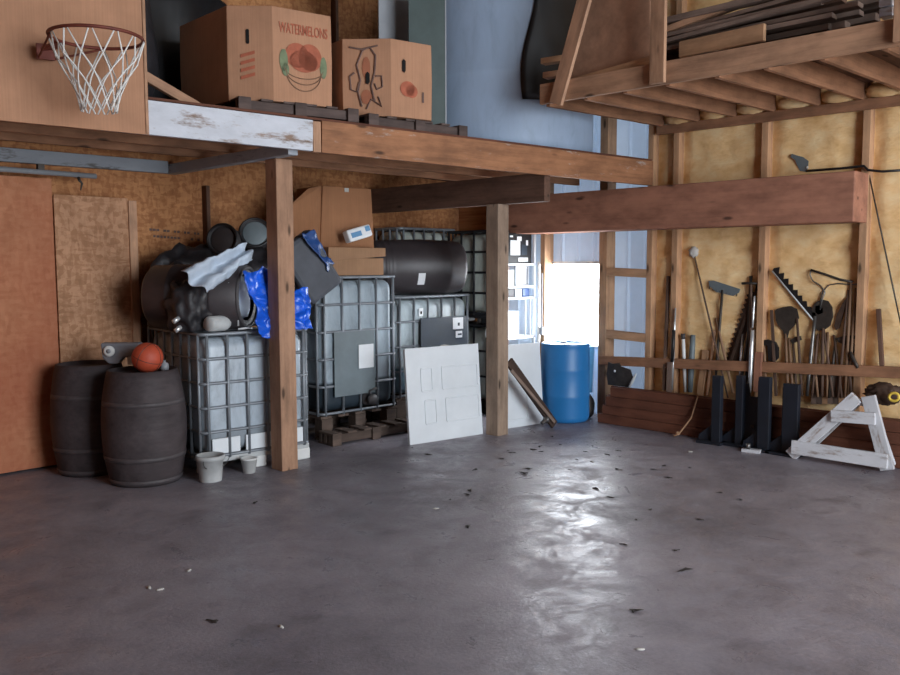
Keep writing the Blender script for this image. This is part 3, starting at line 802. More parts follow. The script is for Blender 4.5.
# extra pallets under tall totes
pallet('pallet', (4.83, 6.36, 0), radians(-3), 1.05, .24, 'old grey pallet lying on the floor before the tall middle tote', 'pallet', .12)
# bucket
bk = empty('bucket', (3.375, 6.045, 0), 0, 'small white plastic bucket on the floor before the left tote', 'bucket')
MB().lathe([(.085, 0), (.088, .01), (.105, .2), (.112, .2), (.112, .175), (.116, .175), (.116, .212), (.1, .212), (.085, .02), (0, .02)], 32).build('pail', 'dirty_white', bk, smooth=True)
b = MB(); b.tube([(.114*cos(a), .114*sin(a)*.35-.1, .19-.09*sin(a)) for a in [pi*i/16 for i in range(17)]], .003, 6); b.build('handle', 'steel', bk)
bk2 = empty('tub', (4.22, 6.03, 0), 0, 'small white tub beside the foot of the left post', 'tub')
bk2.location = (3.74, 6.06, 0); bk2['label'] = 'small white tub tucked under the left tote front'
MB().lathe([(.05, 0), (.065, .11), (.07, .11), (.07, .125), (.058, .125), (.045, .015), (0, .015)], 24).build('pail', 'white_plastic', bk2, smooth=True)
# ------------------------------------------------------------------ pile on the left tote (top z = 1.176)
ZT = 1.178
dr = empty('drum', (3.63, 6.60, ZT+.275), 0, 'black drum lying on the left tote, open end stuffed with a pale sheet', 'drum')
dr.rotation_euler = (pi/2, 0, radians(38))
prof = [(.25, .42), (.27, .40), (.275, .2), (.28, .19), (.275, .18), (.275, -.18), (.28, -.19), (.275, -.2), (.27, -.36), (.255, -.40), (.0, -.40)]
MB().lathe([(.2, .41), (.245, .43), (.27, .41), (.275, .2), (.282, .19), (.275, .18), (.275, -.18), (.282, -.19), (.275, -.2), (.27, -.38), (.24, -.41), (0, -.41)], 40, cap=False).build('shell', 'drum_grey', dr, smooth=True)
b = MB(); b.tube([(.25*cos(a), .25*sin(a), .42) for a in [2*pi*i/40 for i in range(40)]], .02, 8, True); b.build('rim', 'char', dr, smooth=True)
MB().blob((0, 0, .33), (.2, .2, .09), .3, 3, 3, 2).build('stuffing', 'cloth', dr, smooth=True)
# blue tarp spilling from the drum
def place(fn, *a, **k): return fn
b = MB(); b.grid(crumple((3.72, 6.06, 1.68), (4.06, 6.10, 1.70), (3.86, 5.99, 1.12), (4.12, 6.05, 1.16), 34, 44, .055, 7, 1), 34, 44)
tag(b.build('blue_tarp', 'blue_tarp', None, smooth=True, solid=.006), 'crumpled bright blue tarp hanging over the front of the left tote', 'tarp')
b = MB(); b.grid(crumple((4.14, 6.16, 1.52), (4.46, 6.22, 1.50), (4.14, 6.07, 1.14), (4.42, 6.07, 1.17), 30, 32, .05, 8, 5), 30, 32)
tag(b.build('blue_tarp', 'blue_tarp', None, smooth=True, solid=.006), 'bunched blue tarp bulging out right of the left post', 'tarp')
# pale sheet draped over drum and heap
b = MB(); b.grid(crumple((3.27, 6.22, 1.68), (3.92, 6.34, 1.90), (3.41, 6.10, 1.50), (3.97, 6.26, 1.80), 36, 18, .022, 9, 9, fold=.035), 36, 18)
tag(b.build('sheet', 'cloth', None, smooth=True, solid=.005), 'pale blue crumpled sheet draped across the dark heap and drum', 'sheet')
b = MB(); b.tube([(3.66, 6.18, 1.58), (3.70, 6.14, 1.48), (3.73, 6.16, 1.3), (3.735, 6.17, 1.22)], .008, 6)
tag(b.build('strap', 'dirty_white', None, smooth=True), 'thin pale strap hanging from the crumpled sheet', 'strap')
# dark bags and small things
for k, (c, r_, lb) in enumerate((((3.60, 6.98, 1.40), (.24, .26, .32), 'big black rubbish bag left of the lying drum'), ((3.46, 6.46, 1.36), (.17, .2, .25), 'glossy black bag covering the left end of the lying drum'), ((3.85, 7.18, 1.5), (.38, .2, .38), 'black bag at the back of the left tote by the wall'))):
    b = MB(); b.blob(c, r_, .35, 2.6, 4, k+11, ZT); tag(b.build('black_bag', 'black_bag', None, smooth=True), lb, 'bag')
jg = empty('jug', (3.60, 6.245, ZT+.066), radians(18), 'translucent white jug lying on the left tote rim', 'jug'); jg.rotation_euler = (0, radians(90), radians(14))
MB().lathe([(.0, -.12), (.055, -.12), (.065, -.1), (.066, .05), (.05, .09), (.02, .12), (.02, .14), (0, .14)], 24).build('bottle', 'dirty_white', jg, smooth=True)
MB().lathe([(.024, .135), (.024, .165), (0, .165)], 16).build('cap', 'white_plastic', jg, smooth=True)
for k, (px, py, lb) in enumerate(((176, 320, 'upper small silver can among black bags'), (178, 329, 'lower small silver can on the left tote rim'))):
    p = ony(px, py, 6.27 if k == 0 else 6.25); b = MB(); b.lathe([(.0, -.03), (.018, -.03), (.02, 0), (.018, .03), (0, .03)], 14, Matrix.Rotation(1.0, 4, 'Y'))
    tag(b.build('can', 'chrome', None, loc=(p.x, p.y, max(p.z, ZT+.02)), smooth=True), lb, 'can')
b = MB(); b.blob((0, 0, 0), (.05, .02, .016), .2, 3, 2, 3); p = ony(146, 329, 6.9); tag(b.build('scrap', 'white_paper', None, loc=(3.42, 6.85, ZT+.02), smooth=True), 'white scrap on the left back corner of the tote', 'scrap')
b = MB(); b.tube([(3.75, 6.2, ZT+.012), (3.82, 6.17, ZT+.02), (3.88, 6.19, ZT+.012)], .009, 6); tag(b.build('scrap', 'white_paper', None, smooth=True), 'thin white scrap right of the jug on the tote rim', 'scrap')
# kegs on the heap at the back
for k, (c, rad, rot, mt, lb) in enumerate((((4.43, 6.98, 1.985), .14, (radians(70), 0, radians(-32)), 'steel', 'grey round drum end topping the heap behind the left post'), ((4.17, 7.05, 1.94), .14, (radians(80), 0, radians(-52)), 'char', 'dark round canister left of the grey drum end'))):
    r = empty('canister', c, 0, lb, 'canister'); r.rotation_euler = rot
    MB().lathe([(0, -.2), (rad, -.2), (rad, .12), (rad-.012, .12), (rad-.014, .1), (0, .1)], 32, cap=False).build('shell', mt if k else 'char', r, smooth=True)
    b = MB(); b.tube([(rad*cos(a), rad*sin(a), .12) for a in [2*pi*i/32 for i in range(32)]], .012, 8, True); b.build('rim', 'black', r, smooth=True)
    MB().lathe([(rad-.02, .1), (rad-.03, .106), (0, .106)], 28).build('lid', 'plate_grey' if k == 0 else 'char', r, smooth=True)
b = MB(); b.blob((4.42, 6.95, 1.5), (.32, .28, .36), .25, 2.4, 4, 21, ZT); tag(b.build('black_bag', 'black_bag', None, smooth=True), 'black bag under the round drum end behind the left post', 'bag')
# dark grey padded mat leaning between totes
b = MB(); b.box((0, 0, 0), (.40, .13, .60)); q = empty('padded_mat', (4.66, 6.44, 1.70), 0, 'dark grey padded slab leaning right of the left post', 'pad')
q.rotation_euler = (0, radians(-34), radians(-8)); b.build('pad', 'pad_grey', q, bevel=.04)
b = MB(); b.grid(crumple((4.5, 6.33, 2.0), (4.66, 6.36, 2.04), (4.82, 6.33, 1.66), (4.9, 6.4, 1.72), 12, 22, .035, 8, 3), 12, 22)
tag(b.build('blue_tarp', 'navy_tarp', None, smooth=True, solid=.005), 'dull blue tarp strip along the edge of the grey padded slab', 'tarp')
# cartons on the middle tote
ZM = 1.618
fb = empty('carton', (5.03, 6.63, ZM), radians(-3), 'low brown carton with slipped lid on the tall middle tote', 'carton')
MB().box((.34, .27, .085), (.66, .54, .17)).build('body', 'card_flap', fb, bevel=.004)
b = MB(); b.prism([(-.01, .14), (.69, .19), (.69, .275), (-.01, .275)], .56, Matrix.Translation((0, .55, 0)) @ Matrix.Rotation(pi/2, 4, 'X')); b.build('lid', 'card_flap', fb, bevel=.003)
tb = empty('carton', (5.10, 6.83, ZM+.277), radians(-4), 'tall brown carton with one flap open atop the low carton', 'carton')
b = MB(); w, d, h = .64, .5, .61
b.prism([(-.02, 0), (w, 0), (w-.03, h), (.02, h)], d, Matrix.Translation((0, d, 0)) @ Matrix.Rotation(pi/2, 4, 'X')); b.build('body', 'card_dark', tb, bevel=.008)
b = MB(); b.bm.faces.new([b.bm.verts.new(p) for p in ((-.015, .02, .0), (.015, .02, h), (-.15, .0, h-.04), (-.49, -.1, .33), (-.44, -.12, .14), (-.3, -.08, -.1))])
b.build('flap', 'card_dark', tb, solid=.006)
MB().box((.30, -.004, h-.03), (.05, .004, .04)).build('tape_scrap', 'leaf_pale', tb)
pk = empty('package', (5.27, 6.64, ZM+.34), 0, 'white package with blue print propped before the tall carton', 'package'); pk.rotation_euler = (radians(-12), radians(-14), 0)
MB().box((.15, 0, .04), (.30, .09, .12)).build('wrapper', 'white_paper', pk, bevel=.015)
MB().box((.1, -.047, .035), (.13, .002, .05)).build('print', 'paper_blue', pk); MB().box((.255, -.047, .06), (.06, .002, .05)).build('print', 'paper_blue', pk)
# black drum lying on the third tote
bd = empty('drum', (6.40, 6.88, 1.39+.305), 0, 'black plastic drum lying on the third tote, white label on its side', 'drum')
bd.rotation_euler = (radians(90), 0, radians(-90-24)); # axis along x
b = MB(); b.lathe([(0, -.40), (.2, -.40), (.225, -.46), (.255, -.46), (.275, -.43), (.287, -.3), (.292, -.29), (.287, -.27), (.293, -.05), (.293, .05), (.287, .27), (.292, .29), (.287, .3), (.284, .34), (.29, .35), (.284, .36), (.278, .4), (.282, .41), (.275, .43), (.255, .46), (0, .46)], 48, cap=False)
b.build('shell', 'drum_grey', bd, smooth=True)
b = MB()
for x, y in ((-.06, .1), (-.1, -.02), (-.06, -.13)): b.tube([(x-.05, y, .41), (x, y+.02, .43), (x+.09, y, .41)], .02, 8)
b.build('grip', 'char', bd, smooth=True)
MB().grid(lambda u, v: (.2965*cos(radians(-38+26*u)), .2965*sin(radians(-38+26*u)), .05-.07*v), 6, 2).build('label', 'white_paper', bd, smooth=True); bd.scale = (1.04, 1.04, 1.14)
# navy sign board hung on the third tote
sg = empty('sign_board', (6.25, 6.62, .775), radians(-2), 'dark navy board with two white stickers hung on the third tote', 'board')
MB().box((.34, 0, .185), (.70, .016, .37)).build('face', 'navy', sg, bevel=.003)
for (x, z, w, h) in ((.54, .29, .16, .13), (.555, .165, .10, .075)):
    st = MB().box((x, -.0095, z), (w, .003, h)).build('sticker', 'white_paper', sg)
    MB().box((x+.01, -.012, z+(-.01 if h > .1 else 0)), (.03 if h > .1 else .06, .002, .035 if h > .1 else .02)).build('printed_mark', 'navy', st)
b = MB(); b.blob((.33, -.01, .03), (.12, .004, .035), .3, 3, 2, 6); b.build('smear', 'leaf_pale', sg, smooth=True)
b = MB(); b.box((0, 0, 0), (.06, .004, .085)); q = b.build('tag_card', 'white_paper', None, loc=(6.26, 6.635, 1.21)); tag(q, 'small white card with a black dot above the navy board', 'card')
MB().box((0, -.003, -.005), (.022, .003, .03)).build('dot', 'hole', q)
# cable coil
cb = empty('cable_coil', (7.11, 6.36, .93), radians(-45), 'black and white cable coil hanging beside the right post', 'cable coil')
b = MB(); b.blob((0, .01, .02), (.085, .03, .1), .12, 3, 3, 3); b.build('bundle', 'white_plastic', cb, smooth=True)
for k in range(3):
    b = MB(); b.tube([(.05*cos(a)*(1+.1*k)+.02*k, -.03-.008*k, .1+.07*sin(a)) for a in [2*pi*i/24 for i in range(24)]], .007, 6, True); b.build('loop', 'black', cb, smooth=True)
# ------------------------------------------------------------------ panelled doors
def pdoor(name, p0, p1, h, lean, label, panels):
    p0, p1 = Vector(p0), Vector(p1); d = (p1-p0).normalized(); Ld = (p1-p0).length
    r = empty(name, p0, atan2(d.y, d.x), label, 'door'); r.rotation_euler = (-lean, 0, atan2(d.y, d.x))
    MB().box((Ld/2, .018, h/2), (Ld, .036, h)).build('slab', 'white_paint', r, bevel=.004)
    for (x0, z0, x1, z1) in panels:
        b = MB()
        for (a, c) in (((x0, z0), (x1, z0)), ((x1, z0), (x1, z1)), ((x1, z1), (x0, z1)), ((x0, z1), (x0, z0))):
            b.bar((a[0], -.004, a[1]), (c[0], -.004, c[1]), .016, .012, (0, 1, 0))
        b.build('molding', 'white_paint', r, bevel=.004)
    return r
pdoor('panel_door', (5.385, 5.87, .0), (6.27, 5.735, .0), .925, radians(5), 'white panelled door propped left of the right post', [(.17, .50, .30, .72), (.42, .50, .86, .72), (.20, .18, .33, .41), (.45, .18, .86, .41)])
pdoor('panel_door', (6.50, 5.76, .0), (7.17, 5.66, .0), .88, radians(5), 'white panelled door behind the leaning dark plank, beside the blue drum', [(.1, .50, .34, .66), (.07, .08, .45, .42)])
# leaning plank and bolt
pk_ = empty('leaning_plank', (0, 0, 0), 0, 'dark brown plank leaning from the right post down to the floor', 'plank')
q0, q1 = Vector((6.49, 5.58, .74)), Vector((7.04, 5.42, .03))
board('plank', q0, q1, .10, .03, 'plank_dark', pk_, (0, 1, 0))
board('side_strip', q0+Vector((-.0, -.03, -.09)), q1+Vector((-.035, -.03, .035)), .035, .02, 'grey_lumber', pk_, (0, 1, 0))
b = MB(); mt = Matrix.Translation((6.90, 5.42, .10)) @ Matrix.Rotation(radians(70), 4, 'Y')
b.lathe([(0, -.07), (.022, -.07), (.022, -.01), (.035, -.01), (.035, .02), (.018, .02), (.018, .09), (0, .09)], 16, mt)
tag(b.build('pipe_fitting', 'steel', None, smooth=True), 'metal pipe fitting at the foot of the dark leaning plank', 'pipe fitting')
# ------------------------------------------------------------------ white rack by the window
rk = empty('storage_rack', (7.30, 6.32, 0), 0, 'white metal rack full of boxes between the right post and the window', 'rack')
RW, RD = .5, .42
for x in (0, RW):
    for y in (0, RD): MB().box((x, y, 1.06), (.03, .03, 2.12)).build('leg', 'white_paint', rk)
for z in (.3, .87, 1.33, 1.46, 1.72): MB().box((RW/2, RD/2, z), (RW+.03, RD+.03, .022)).build('shelf', 'white_paint', rk)
for x in (.33, .42): MB().box((x, -.01, 1.1), (.012, .012, .44)).build('rod', 'dirty_white', rk)
def rb(name, x0, x1, y0, z0, z1, mt, label, cat):
    r = empty(name, (7.30+x0, 6.32+y0, z0), 0, label, cat)
    MB().box(((x1-x0)/2, .15, (z1-z0)/2), (x1-x0, .30, z1-z0)).build('case', mt, r, bevel=.006)
    return r
r = rb('control_box', .02, .48, .02, 1.732, 2.08, 'black', 'black box with white labels on top of the white rack', 'box')
for (x, z, w, h) in ((.16, .18, .17, .17), (.23, .285, .08, .05), (.3, .045, .17, .045), (.37, .24, .035, .06), (.09, .31, .05, .02)):
    MB().box((x, -.0015, z), (w, .003, h)).build('label', 'white_paper', r)
MB().box((.32, -.001, .16), (.1, .003, .12)).build('window_pane', 'navy', r)
rb('plastic_bin', .02, .2, .05, 1.475, 1.66, 'tank_pale', 'pale translucent container on the middle of the white rack', 'container')
pf = empty('picture_frame', (7.52, 6.36, 1.475), 0, 'white framed panel standing on the white rack', 'frame')
MB().box((.11, .02, .11), (.2, .01, .22)).build('face', 'white_paper', pf)
b = MB()
for (x, z, w, h) in ((.0, .11, .02, .23), (.22, .11, .02, .23), (.11, .0, .22, .02), (.11, .22, .22, .02)): b.box((x, .01, z+.008), (w, .02, h))
b.build('frame', 'grey_panel', pf)
rb('box', .02, .17, .03, 1.342, 1.44, 'char', 'dark box on the narrow shelf of the white rack', 'box')
rb('box', .19, .32, .03, 1.342, 1.44, 'grey_panel', 'grey box on the narrow shelf of the white rack', 'box')
rb('box', .33, .46, .03, 1.342, 1.44, 'navy_tarp', 'navy box at the right of the narrow rack shelf', 'box')
rb('box', .02, .26, .03, .883, 1.18, 'white_paint', 'plain white box standing on the lower rack shelf', 'box')
b = MB(); b.tube([(7.82, 6.215, 1.62), (7.82, 6.215, .98)], .008, 6).box((7.82, 6.215, .94), (.05, .05, .09)); tag(b.build('electrical_box', 'grey_panel', None), 'small grey electrical box with conduit beside the window', 'electrical box')
# ------------------------------------------------------------------ blue drums
def bdrum(loc, label, mt='blue_drum'):
    r = empty('plastic_drum', loc, 0, label, 'drum')
    MB().lathe([(0, 0), (.24, 0), (.262, .02), (.268, .06), (.268, .27), (.272, .285), (.268, .30), (.27, .44), (.268, .56), (.272, .575), (.268, .59), (.266, .78), (.262, .83), (.268, .845), (.262, .86), (.25, .86), (.245, .845), (0, .845)], 56, cap=False).build('body', mt, r, smooth=True)
    for a in (.8, 3.9): MB().lathe([(.035, 0), (.035, .014), (0, .014)], 16).build('bung', 'char', r, loc=(.15*cos(a), .15*sin(a), .845))
    return r
bdrum((7.49, 5.62, 0), 'blue plastic drum standing in front of the window')
bkt = empty('bucket', (7.70, 5.36, .0), 0, 'pale blue pail on a dark stone between the blue drum and the window post', 'bucket')
MB().lathe([(0, .3), (.09, .3), (.11, .8), (.115, .81), (.105, .82), (.085, .32), (0, .32)], 24).build('pail', tank_mat('pale_blue', '#5f9fd0'), bkt, loc=(0, .02, 0), smooth=True)
bkt.location = (7.71, 5.50, 0)
b = MB(); b.blob((7.72, 5.50, .14), (.09, .1, .15), .2, 3, 3, 8, .001); tag(b.build('stone', 'iron', None, smooth=True), 'dark lump under the pale blue pail by the window', 'stone')
# ------------------------------------------------------------------ plank stack along the right wall
names = ['bottom', 'second from bottom', 'third from bottom', 'top']
for k in range(4):
    for j in range(2):
        x = 7.625+.085*j+.012*(k % 2)
        y0 = 5.26-.05*((k*5+j*3) % 4); y1 = 1.45+.1*((k*3+j) % 3)
        zc = .052+.1*k
        o = board('plank', (x, y0, zc), (x, y1, zc+.0), .05, .098, ['plank', 'plank'][j], None)
        tag(o, '%s plank in the %s row of reddish planks stacked along the right wall' % (names[k], ['front', 'rear'][j]), 'plank', 'planks stacked along the right wall')
# dark cut steel piece above the planks
b = MB(); b.prism([(0, 0), (.26, .0), (.31, .1), (.28, .19), (.16, .215), (.13, .25), (.05, .235), (.0, .25), (-.02, .12)], .02)
mt = Matrix.Translation((7.71, 5.25, .415)) @ Matrix(((0, 0, 1, 0), (-1, 0, 0, 0), (0, 1, 0, 0), (0, 0, 0, 1)))
b2_ = empty('steel_plate', (7.73, 5.22, .405), 0, 'dark notched steel plate resting on the planks under the rail', 'plate')
b.build('plate', 'iron', b2_, mw=Matrix(((0, 0, 1, 0), (-1, 0, 0, 0), (0, 1, 0, 0), (0, 0, 0, 1))) @ Matrix.Rotation(0, 4, 'Z'))
b = MB(); b.blob((-.006, -.09, .16), (.008, .014, .014), 0, 1, 2); b.build('washer', 'white_paper', b2_, smooth=True)
b = MB(); b.tube([(7.70, 4.93, .41), (7.71, 4.90, .47), (7.72, 4.88, .52), (7.74, 4.87, .56)], [.012, .016, .014, .006], 8)
tag(b.build('hook', 'dirty_white', None, smooth=True), 'pale curved hook right of the notched steel plate', 'hook')
b = MB(); b.tube([(7.59, 4.07, .42), (7.56, 4.12, .2), (7.50, 4.22, .03), (7.47, 4.26, .012)], .008, 6).blob((7.51, 4.235, .035), (.02, .02, .02), .1)
tag(b.build('cable', 'stud', None, smooth=True), 'thin brown cable drooping from the plank stack to the floor', 'cable')
# ------------------------------------------------------------------ dark steel brackets on the floor
def bracket(y, label, h=.66, plate=1, back=.1, w=.09, x=7.47):
    r = empty('steel_bracket', (x, y, 0), 0, label, 'bracket', 'dark steel brackets before the planks')
    b = MB(); b.box((0, 0, h/2), (.06, w, h)).build('column', 'navy_steel', r, bevel=.005)
    MB().box((.05, w*.5+.008, h/2-.02), (.10, .016, h-.04)).build('flange', 'navy_steel', r, bevel=.003)
    MB().box((-.0, .05, .012), (.16, w+.16, .024)).build('base_plate', 'navy_steel', r, bevel=.003)
    b = MB(); b.prism([(w/2, .024), (w/2+.15, .024), (w/2+.14, .07), (w/2, .19)], .02, Matrix(((0, 0, 1, 0), (1, 0, 0, 0), (0, 1, 0, 0), (0, 0, 0, 1))))
    b.build('gusset', 'navy_steel', r, bevel=.002)
    return r
bracket(3.80, 'dark steel bracket nearest the brown cable', .66)
bracket(3.60, 'dark steel bracket second from the brown cable', .675, w=.07, x=7.53)
bracket(3.335, 'dark steel bracket beside the white block', .69, w=.11)
bracket(3.09, 'dark steel bracket nearest the white sawhorse', .65, w=.14)
bp_ = empty('steel_sheet', (7.56, 3.47, 0), 0, 'dark navy steel panel between the upright brackets', 'panel')
b = MB(); b.prism([(-.13, 0), (.15, 0), (.15, .6), (.07, .6), (.05, .48), (-.02, .48), (-.05, .56), (-.13, .56)], .02, Matrix(((0, 0, 1, 0), (1, 0, 0, 0), (0, 1, 0, 0), (0, 0, 0, 1)))); b.build('plate', 'navy_steel', bp_)
b = MB(); b.blob((-.004, .02, .2), (.006, .018, .018), .1); b.build('bolt', 'iron', bp_, smooth=True)
wb = empty('white_block', (7.36, 3.40, 0), radians(10), 'white wooden offcut with a metal can on the floor by the brackets', 'block')
MB().box((0, 0, .014), (.07, .16, .028)).build('offcut', 'saw_white', wb); MB().lathe([(0, .028), (.022, .028), (.022, .075), (0, .08)], 14).build('can', 'steel', wb, loc=(0, .03, 0), smooth=True)
# ------------------------------------------------------------------ sawhorse
sw = empty('sawhorse', (7.42, 2.63, 0), radians(2), 'worn white A-frame sawhorse on the floor by the right wall', 'sawhorse')
def at(p, q, k): return Vector(p)*(1-k)+Vector(q)*k
fl_, fr_ = Vector((-.02, .42, .02)), Vector((-.02, -.375, .02)); tl, tr_ = Vector((-.02, -.115, .60)), Vector((-.02, -.205, .62))
board('leg', fl_, tl, .11, .04, 'saw_white', sw, (1, 0, 0)); board('leg', fr_, tr_, .11, .04, 'saw_white', sw, (1, 0, 0))
ox = Vector((-.036, 0, 0))
board('cross_brace', at(fl_, tl, .15)+ox+Vector((0, .06, 0)), at(fr_, tr_, .13)+ox+Vector((0, -.03, 0)), .12, .034, 'saw_white', sw, (1, 0, 0))
board('cross_brace', at(fl_, tl, .70)+ox+Vector((0, .03, 0)), at(fr_, tr_, .70)+ox+Vector((0, -.02, 0)), .10, .034, 'saw_white', sw, (1, 0, 0))
for (p, q) in (((.03, -.11, .56), (.14, .36, .03)), ((.03, -.20, .58), (.14, -.36, .03))): board('rear_leg', p, q, .07, .035, 'saw_white', sw, (1, 0, 0))
board('ridge', (-.02, -.155, .56), (.12, -.155, .56), .05, .06, 'saw_white', sw)
# ================================================================== TOOLS ALONG THE RIGHT WALL
def tool(name, label, cat, p0, p1, r, mt, group=None, flatw=None):
    """long tool: shaft from p0 (foot) to p1 (top), world points; head parts are added after"""
    o = empty(name, p0, 0, label, cat, group)
    d = Vector(p1)-Vector(p0)
    if flatw: board('shaft', (0, 0, 0), d, flatw, r*2, mt, o, (1, 0, 0))
    else:
        b = MB(); Lh = d.length
        b.lathe([(r*.85, -Lh/2), (r, -Lh*.2), (r, Lh*.2), (r*.85, Lh/2)], 10, Matrix.Rotation(pi/2, 4, 'Y'))
        b.build('shaft', mt, o, mw=frame_m((0, 0, 0), d), smooth=True)
    return o
def X(px, py, x): return onx(px, py, x)
def T(name, label, cat, a, bb, r, mt, xa=7.86, xb=7.90, group=None, flatw=None):
    p0, p1 = X(a[0], a[1], xa), X(bb[0], bb[1], min(xb, 7.905))
    return tool(name, label, cat, p0, p1, r, mt, group, flatw), p0, p1
def addpoly(o, p0, pts, x, mt, name, th=.012):
    x = min(x, 7.90)
    """flat head cut from plate, outlined on the plane at depth x"""
    b = MB(); a = [b.bm.verts.new(X(u, v, x)-p0) for u, v in pts]; c = [b.bm.verts.new(X(u, v, x)-p0+Vector((th, 0, 0))) for u, v in pts]
    b.loft([a, c]); return b.build(name, mt, o, bevel=.002)
def addtube(o, p0, pts, x, r, mt, name, closed=False):
    x = min(x, 7.90)
    b = MB(); b.tube([X(u, v, x)-p0 for u, v in pts], r, 7, closed); return b.build(name, mt, o, smooth=True)
T('wooden_stake', 'narrow brown stake left of the second wall stud', 'stake', (664, 390), (668.5, 276), .016, 'handle_dark', 7.80, 7.92, None, .03)
o, p0, p1 = T('digging_bar', 'slim bar with shiny top and black grip against the wall stud', 'bar', (672, 390), (675.5, 308), .012, 'chrome', 7.80, 7.835)
addtube(o, p0, [(672.3, 362), (673.6, 330)], 7.808, .019, 'black', 'grip')
T('wooden_stake', 'short pale split stake below the rail by the second stud', 'stake', (669, 392), (670.5, 362), .022, 'grey_lumber', 7.79, 7.80, None, .05)
o, p0, p1 = T('plastic_pipe', 'white plastic pipe standing behind the rail', 'pipe', (685.5, 392), (683, 334), .02, 'white_plastic', 7.89, 7.93)
addtube(o, p0, [(683.2, 339), (683, 333.5)], 7.925, .023, 'char', 'collar')
T('grey_pipe', 'dull grey pipe right of the white plastic pipe', 'pipe', (690, 392), (693, 335), .03, 'plate_grey', 7.89, 7.93)
T('wooden_stake', 'broad tan board end leaning under the rail', 'stake', (700, 395), (706, 350), .012, 'stud', 7.89, 7.93, None, .07)
T('wooden_stake', 'thin tan stick right of the broad tan board', 'stake', (707, 396), (715, 330), .011, 'pine', 7.89, 7.94, None, .025)
o, p0, p1 = T('long_pole', 'long thin pole with a pale tuft on top against the foam', 'pole', (728, 398), (693.5, 252), .009, 'handle_dark', 7.82, 7.95)
b = MB(); b.blob(p1-p0, (.025, .05, .055), .5, 4, 3, 5); b.build('tuft', 'leaf_pale', o, smooth=True)
o, p0, p1 = T('garden_rake', 'bow rake standing head up, left of the long saw', 'rake', (714, 398), (722.5, 290), .014, 'iron', 7.87, 7.95)
hd = addpoly(o, p0, [(708.5, 281), (713, 280.5), (740, 289), (739, 292.5), (733, 296), (716, 292), (709, 286)], 7.93, 'plate_grey', 'head', .01)
b = MB()
for k in range(9):
    u = 710+3.4*k; b.tube([X(u, 284+.98*k, 7.925)-p0, X(u-.6, 289+.9*k, 7.90)-p0], .005, 5)
b.build('teeth', 'iron', o)
T('shovel_handle', 'grey weathered handle crossing below the bow rake', 'handle', (733, 393), (716, 318), .014, 'handle', 7.82, 7.94)
o, p0, p1 = T('crosscut_saw', 'long two-man saw with ragged teeth leaning left of the third stud', 'saw', (727, 372), (754, 292), .005, 'rust', 7.86, 7.92, None, .03)
tp = []
for k in range(15):
    f = k/14; bx, by = 725+23*f, 366-68*f; tp += [(bx, by), (bx-1.8, by-3.4)]
addpoly(o, p0, tp+[(756, 292), (738, 368)], 7.90, 'rust', 'blade', .004)
T('iron_bar', 'dark iron bar leaning right of the long saw', 'bar', (738, 398), (757, 285), .014, 'iron', 7.83, 7.92)
T('iron_bar', 'second dark bar crossing behind the bright tubes', 'bar', (746, 398), (751, 276), .017, 'iron', 7.86, 7.93)
o, p0, p1 = T('pick', 'dark pick with short cross head by the third stud', 'pick', (749, 398), (751, 284), .015, 'handle_dark', 7.81, 7.88)
addtube(o, p0, [(742, 283.5), (748, 283), (757, 283.5)], 7.87, .012, 'iron', 'head')
T('steel_tube', 'bright steel tube standing tall before the third stud', 'tube', (749.5, 392), (752.5, 330), .02, 'chrome', 7.79, 7.81)
T('steel_tube', 'thinner bright tube left of the tall bright tube', 'tube', (739.5, 386), (742.5, 334), .014, 'chrome', 7.86, 7.90)
T('steel_tube', 'short shiny rod against the upper third stud', 'rod', (752.5, 328), (754.5, 296), .010, 'chrome', 7.83, 7.835)
T('wooden_stake', 'reddish board end standing right of the bright tubes', 'stake', (757, 392), (759, 352), .02, 'timber', 7.80, 7.82, None, .07)
# right bay
o, p0, p1 = T('mattock', 'mattock with dark curved head just right of the third stud', 'mattock', (766, 396), (764, 344), .014, 'handle', 7.82, 7.90)
addpoly(o, p0, [(756.5, 345), (760, 341), (767, 339.5), (775, 342), (778, 348), (778, 358), (774, 362), (768, 361), (767, 346), (762, 344.5)], 7.88, 'black', 'head', .03)
o, p0, p1 = T('spade', 'spade standing blade up above the mattock', 'spade', (788, 396), (785.5, 334), .013, 'handle', 7.82, 7.92)
addpoly(o, p0, [(774.5, 311), (776.5, 309), (783, 307), (791, 306), (797, 309), (799, 318), (794, 326), (789, 331), (787.5, 338), (784, 338), (783, 331), (778, 326), (775.5, 320)], 7.92, 'iron', 'blade', .01)
T('wooden_stake', 'thin grey slat just left of the spade blade', 'stake', (776, 396), (771.5, 310), .008, 'handle_dark', 7.86, 7.95, None, .03)
o, p0, p1 = T('axe', 'axe with hooked head standing right of the spade', 'axe', (802, 396), (797, 318), .013, 'handle_dark', 7.82, 7.92)
addpoly(o, p0, [(790, 340), (795, 337), (800, 336), (801, 340), (796, 342), (792, 344)], 7.89, 'iron', 'head', .025)
o, p0, p1 = T('sickle_bar', 'long black toothed cutter bar slanting across the foam wall', 'cutter bar', (807, 396), (815, 316), .016, 'steel', 7.82, 7.9)
tp = [(772, 270.5)]; 
for k in range(9):
    f = k/8; bx, by = 774+38*f, 268.5+44*f; tp += [(bx, by-.5), (bx+5.5-2.2*f, by-1.5+1.5*f), (bx+4.6, by+5)]
addpoly(o, p0, tp+[(816, 318), (813, 320)], 7.9, 'black', 'toothed_bar', .01)
addtube(o, p0, [(772, 271), (792, 295), (813, 320)], 7.895, .008, 'dirty_white', 'edge')
o, p0, p1 = T('scoop_shovel', 'round grey scoop shovel behind the cutter bar', 'shovel', (822, 396), (823, 328), .014, 'handle_dark', 7.82, 7.9)
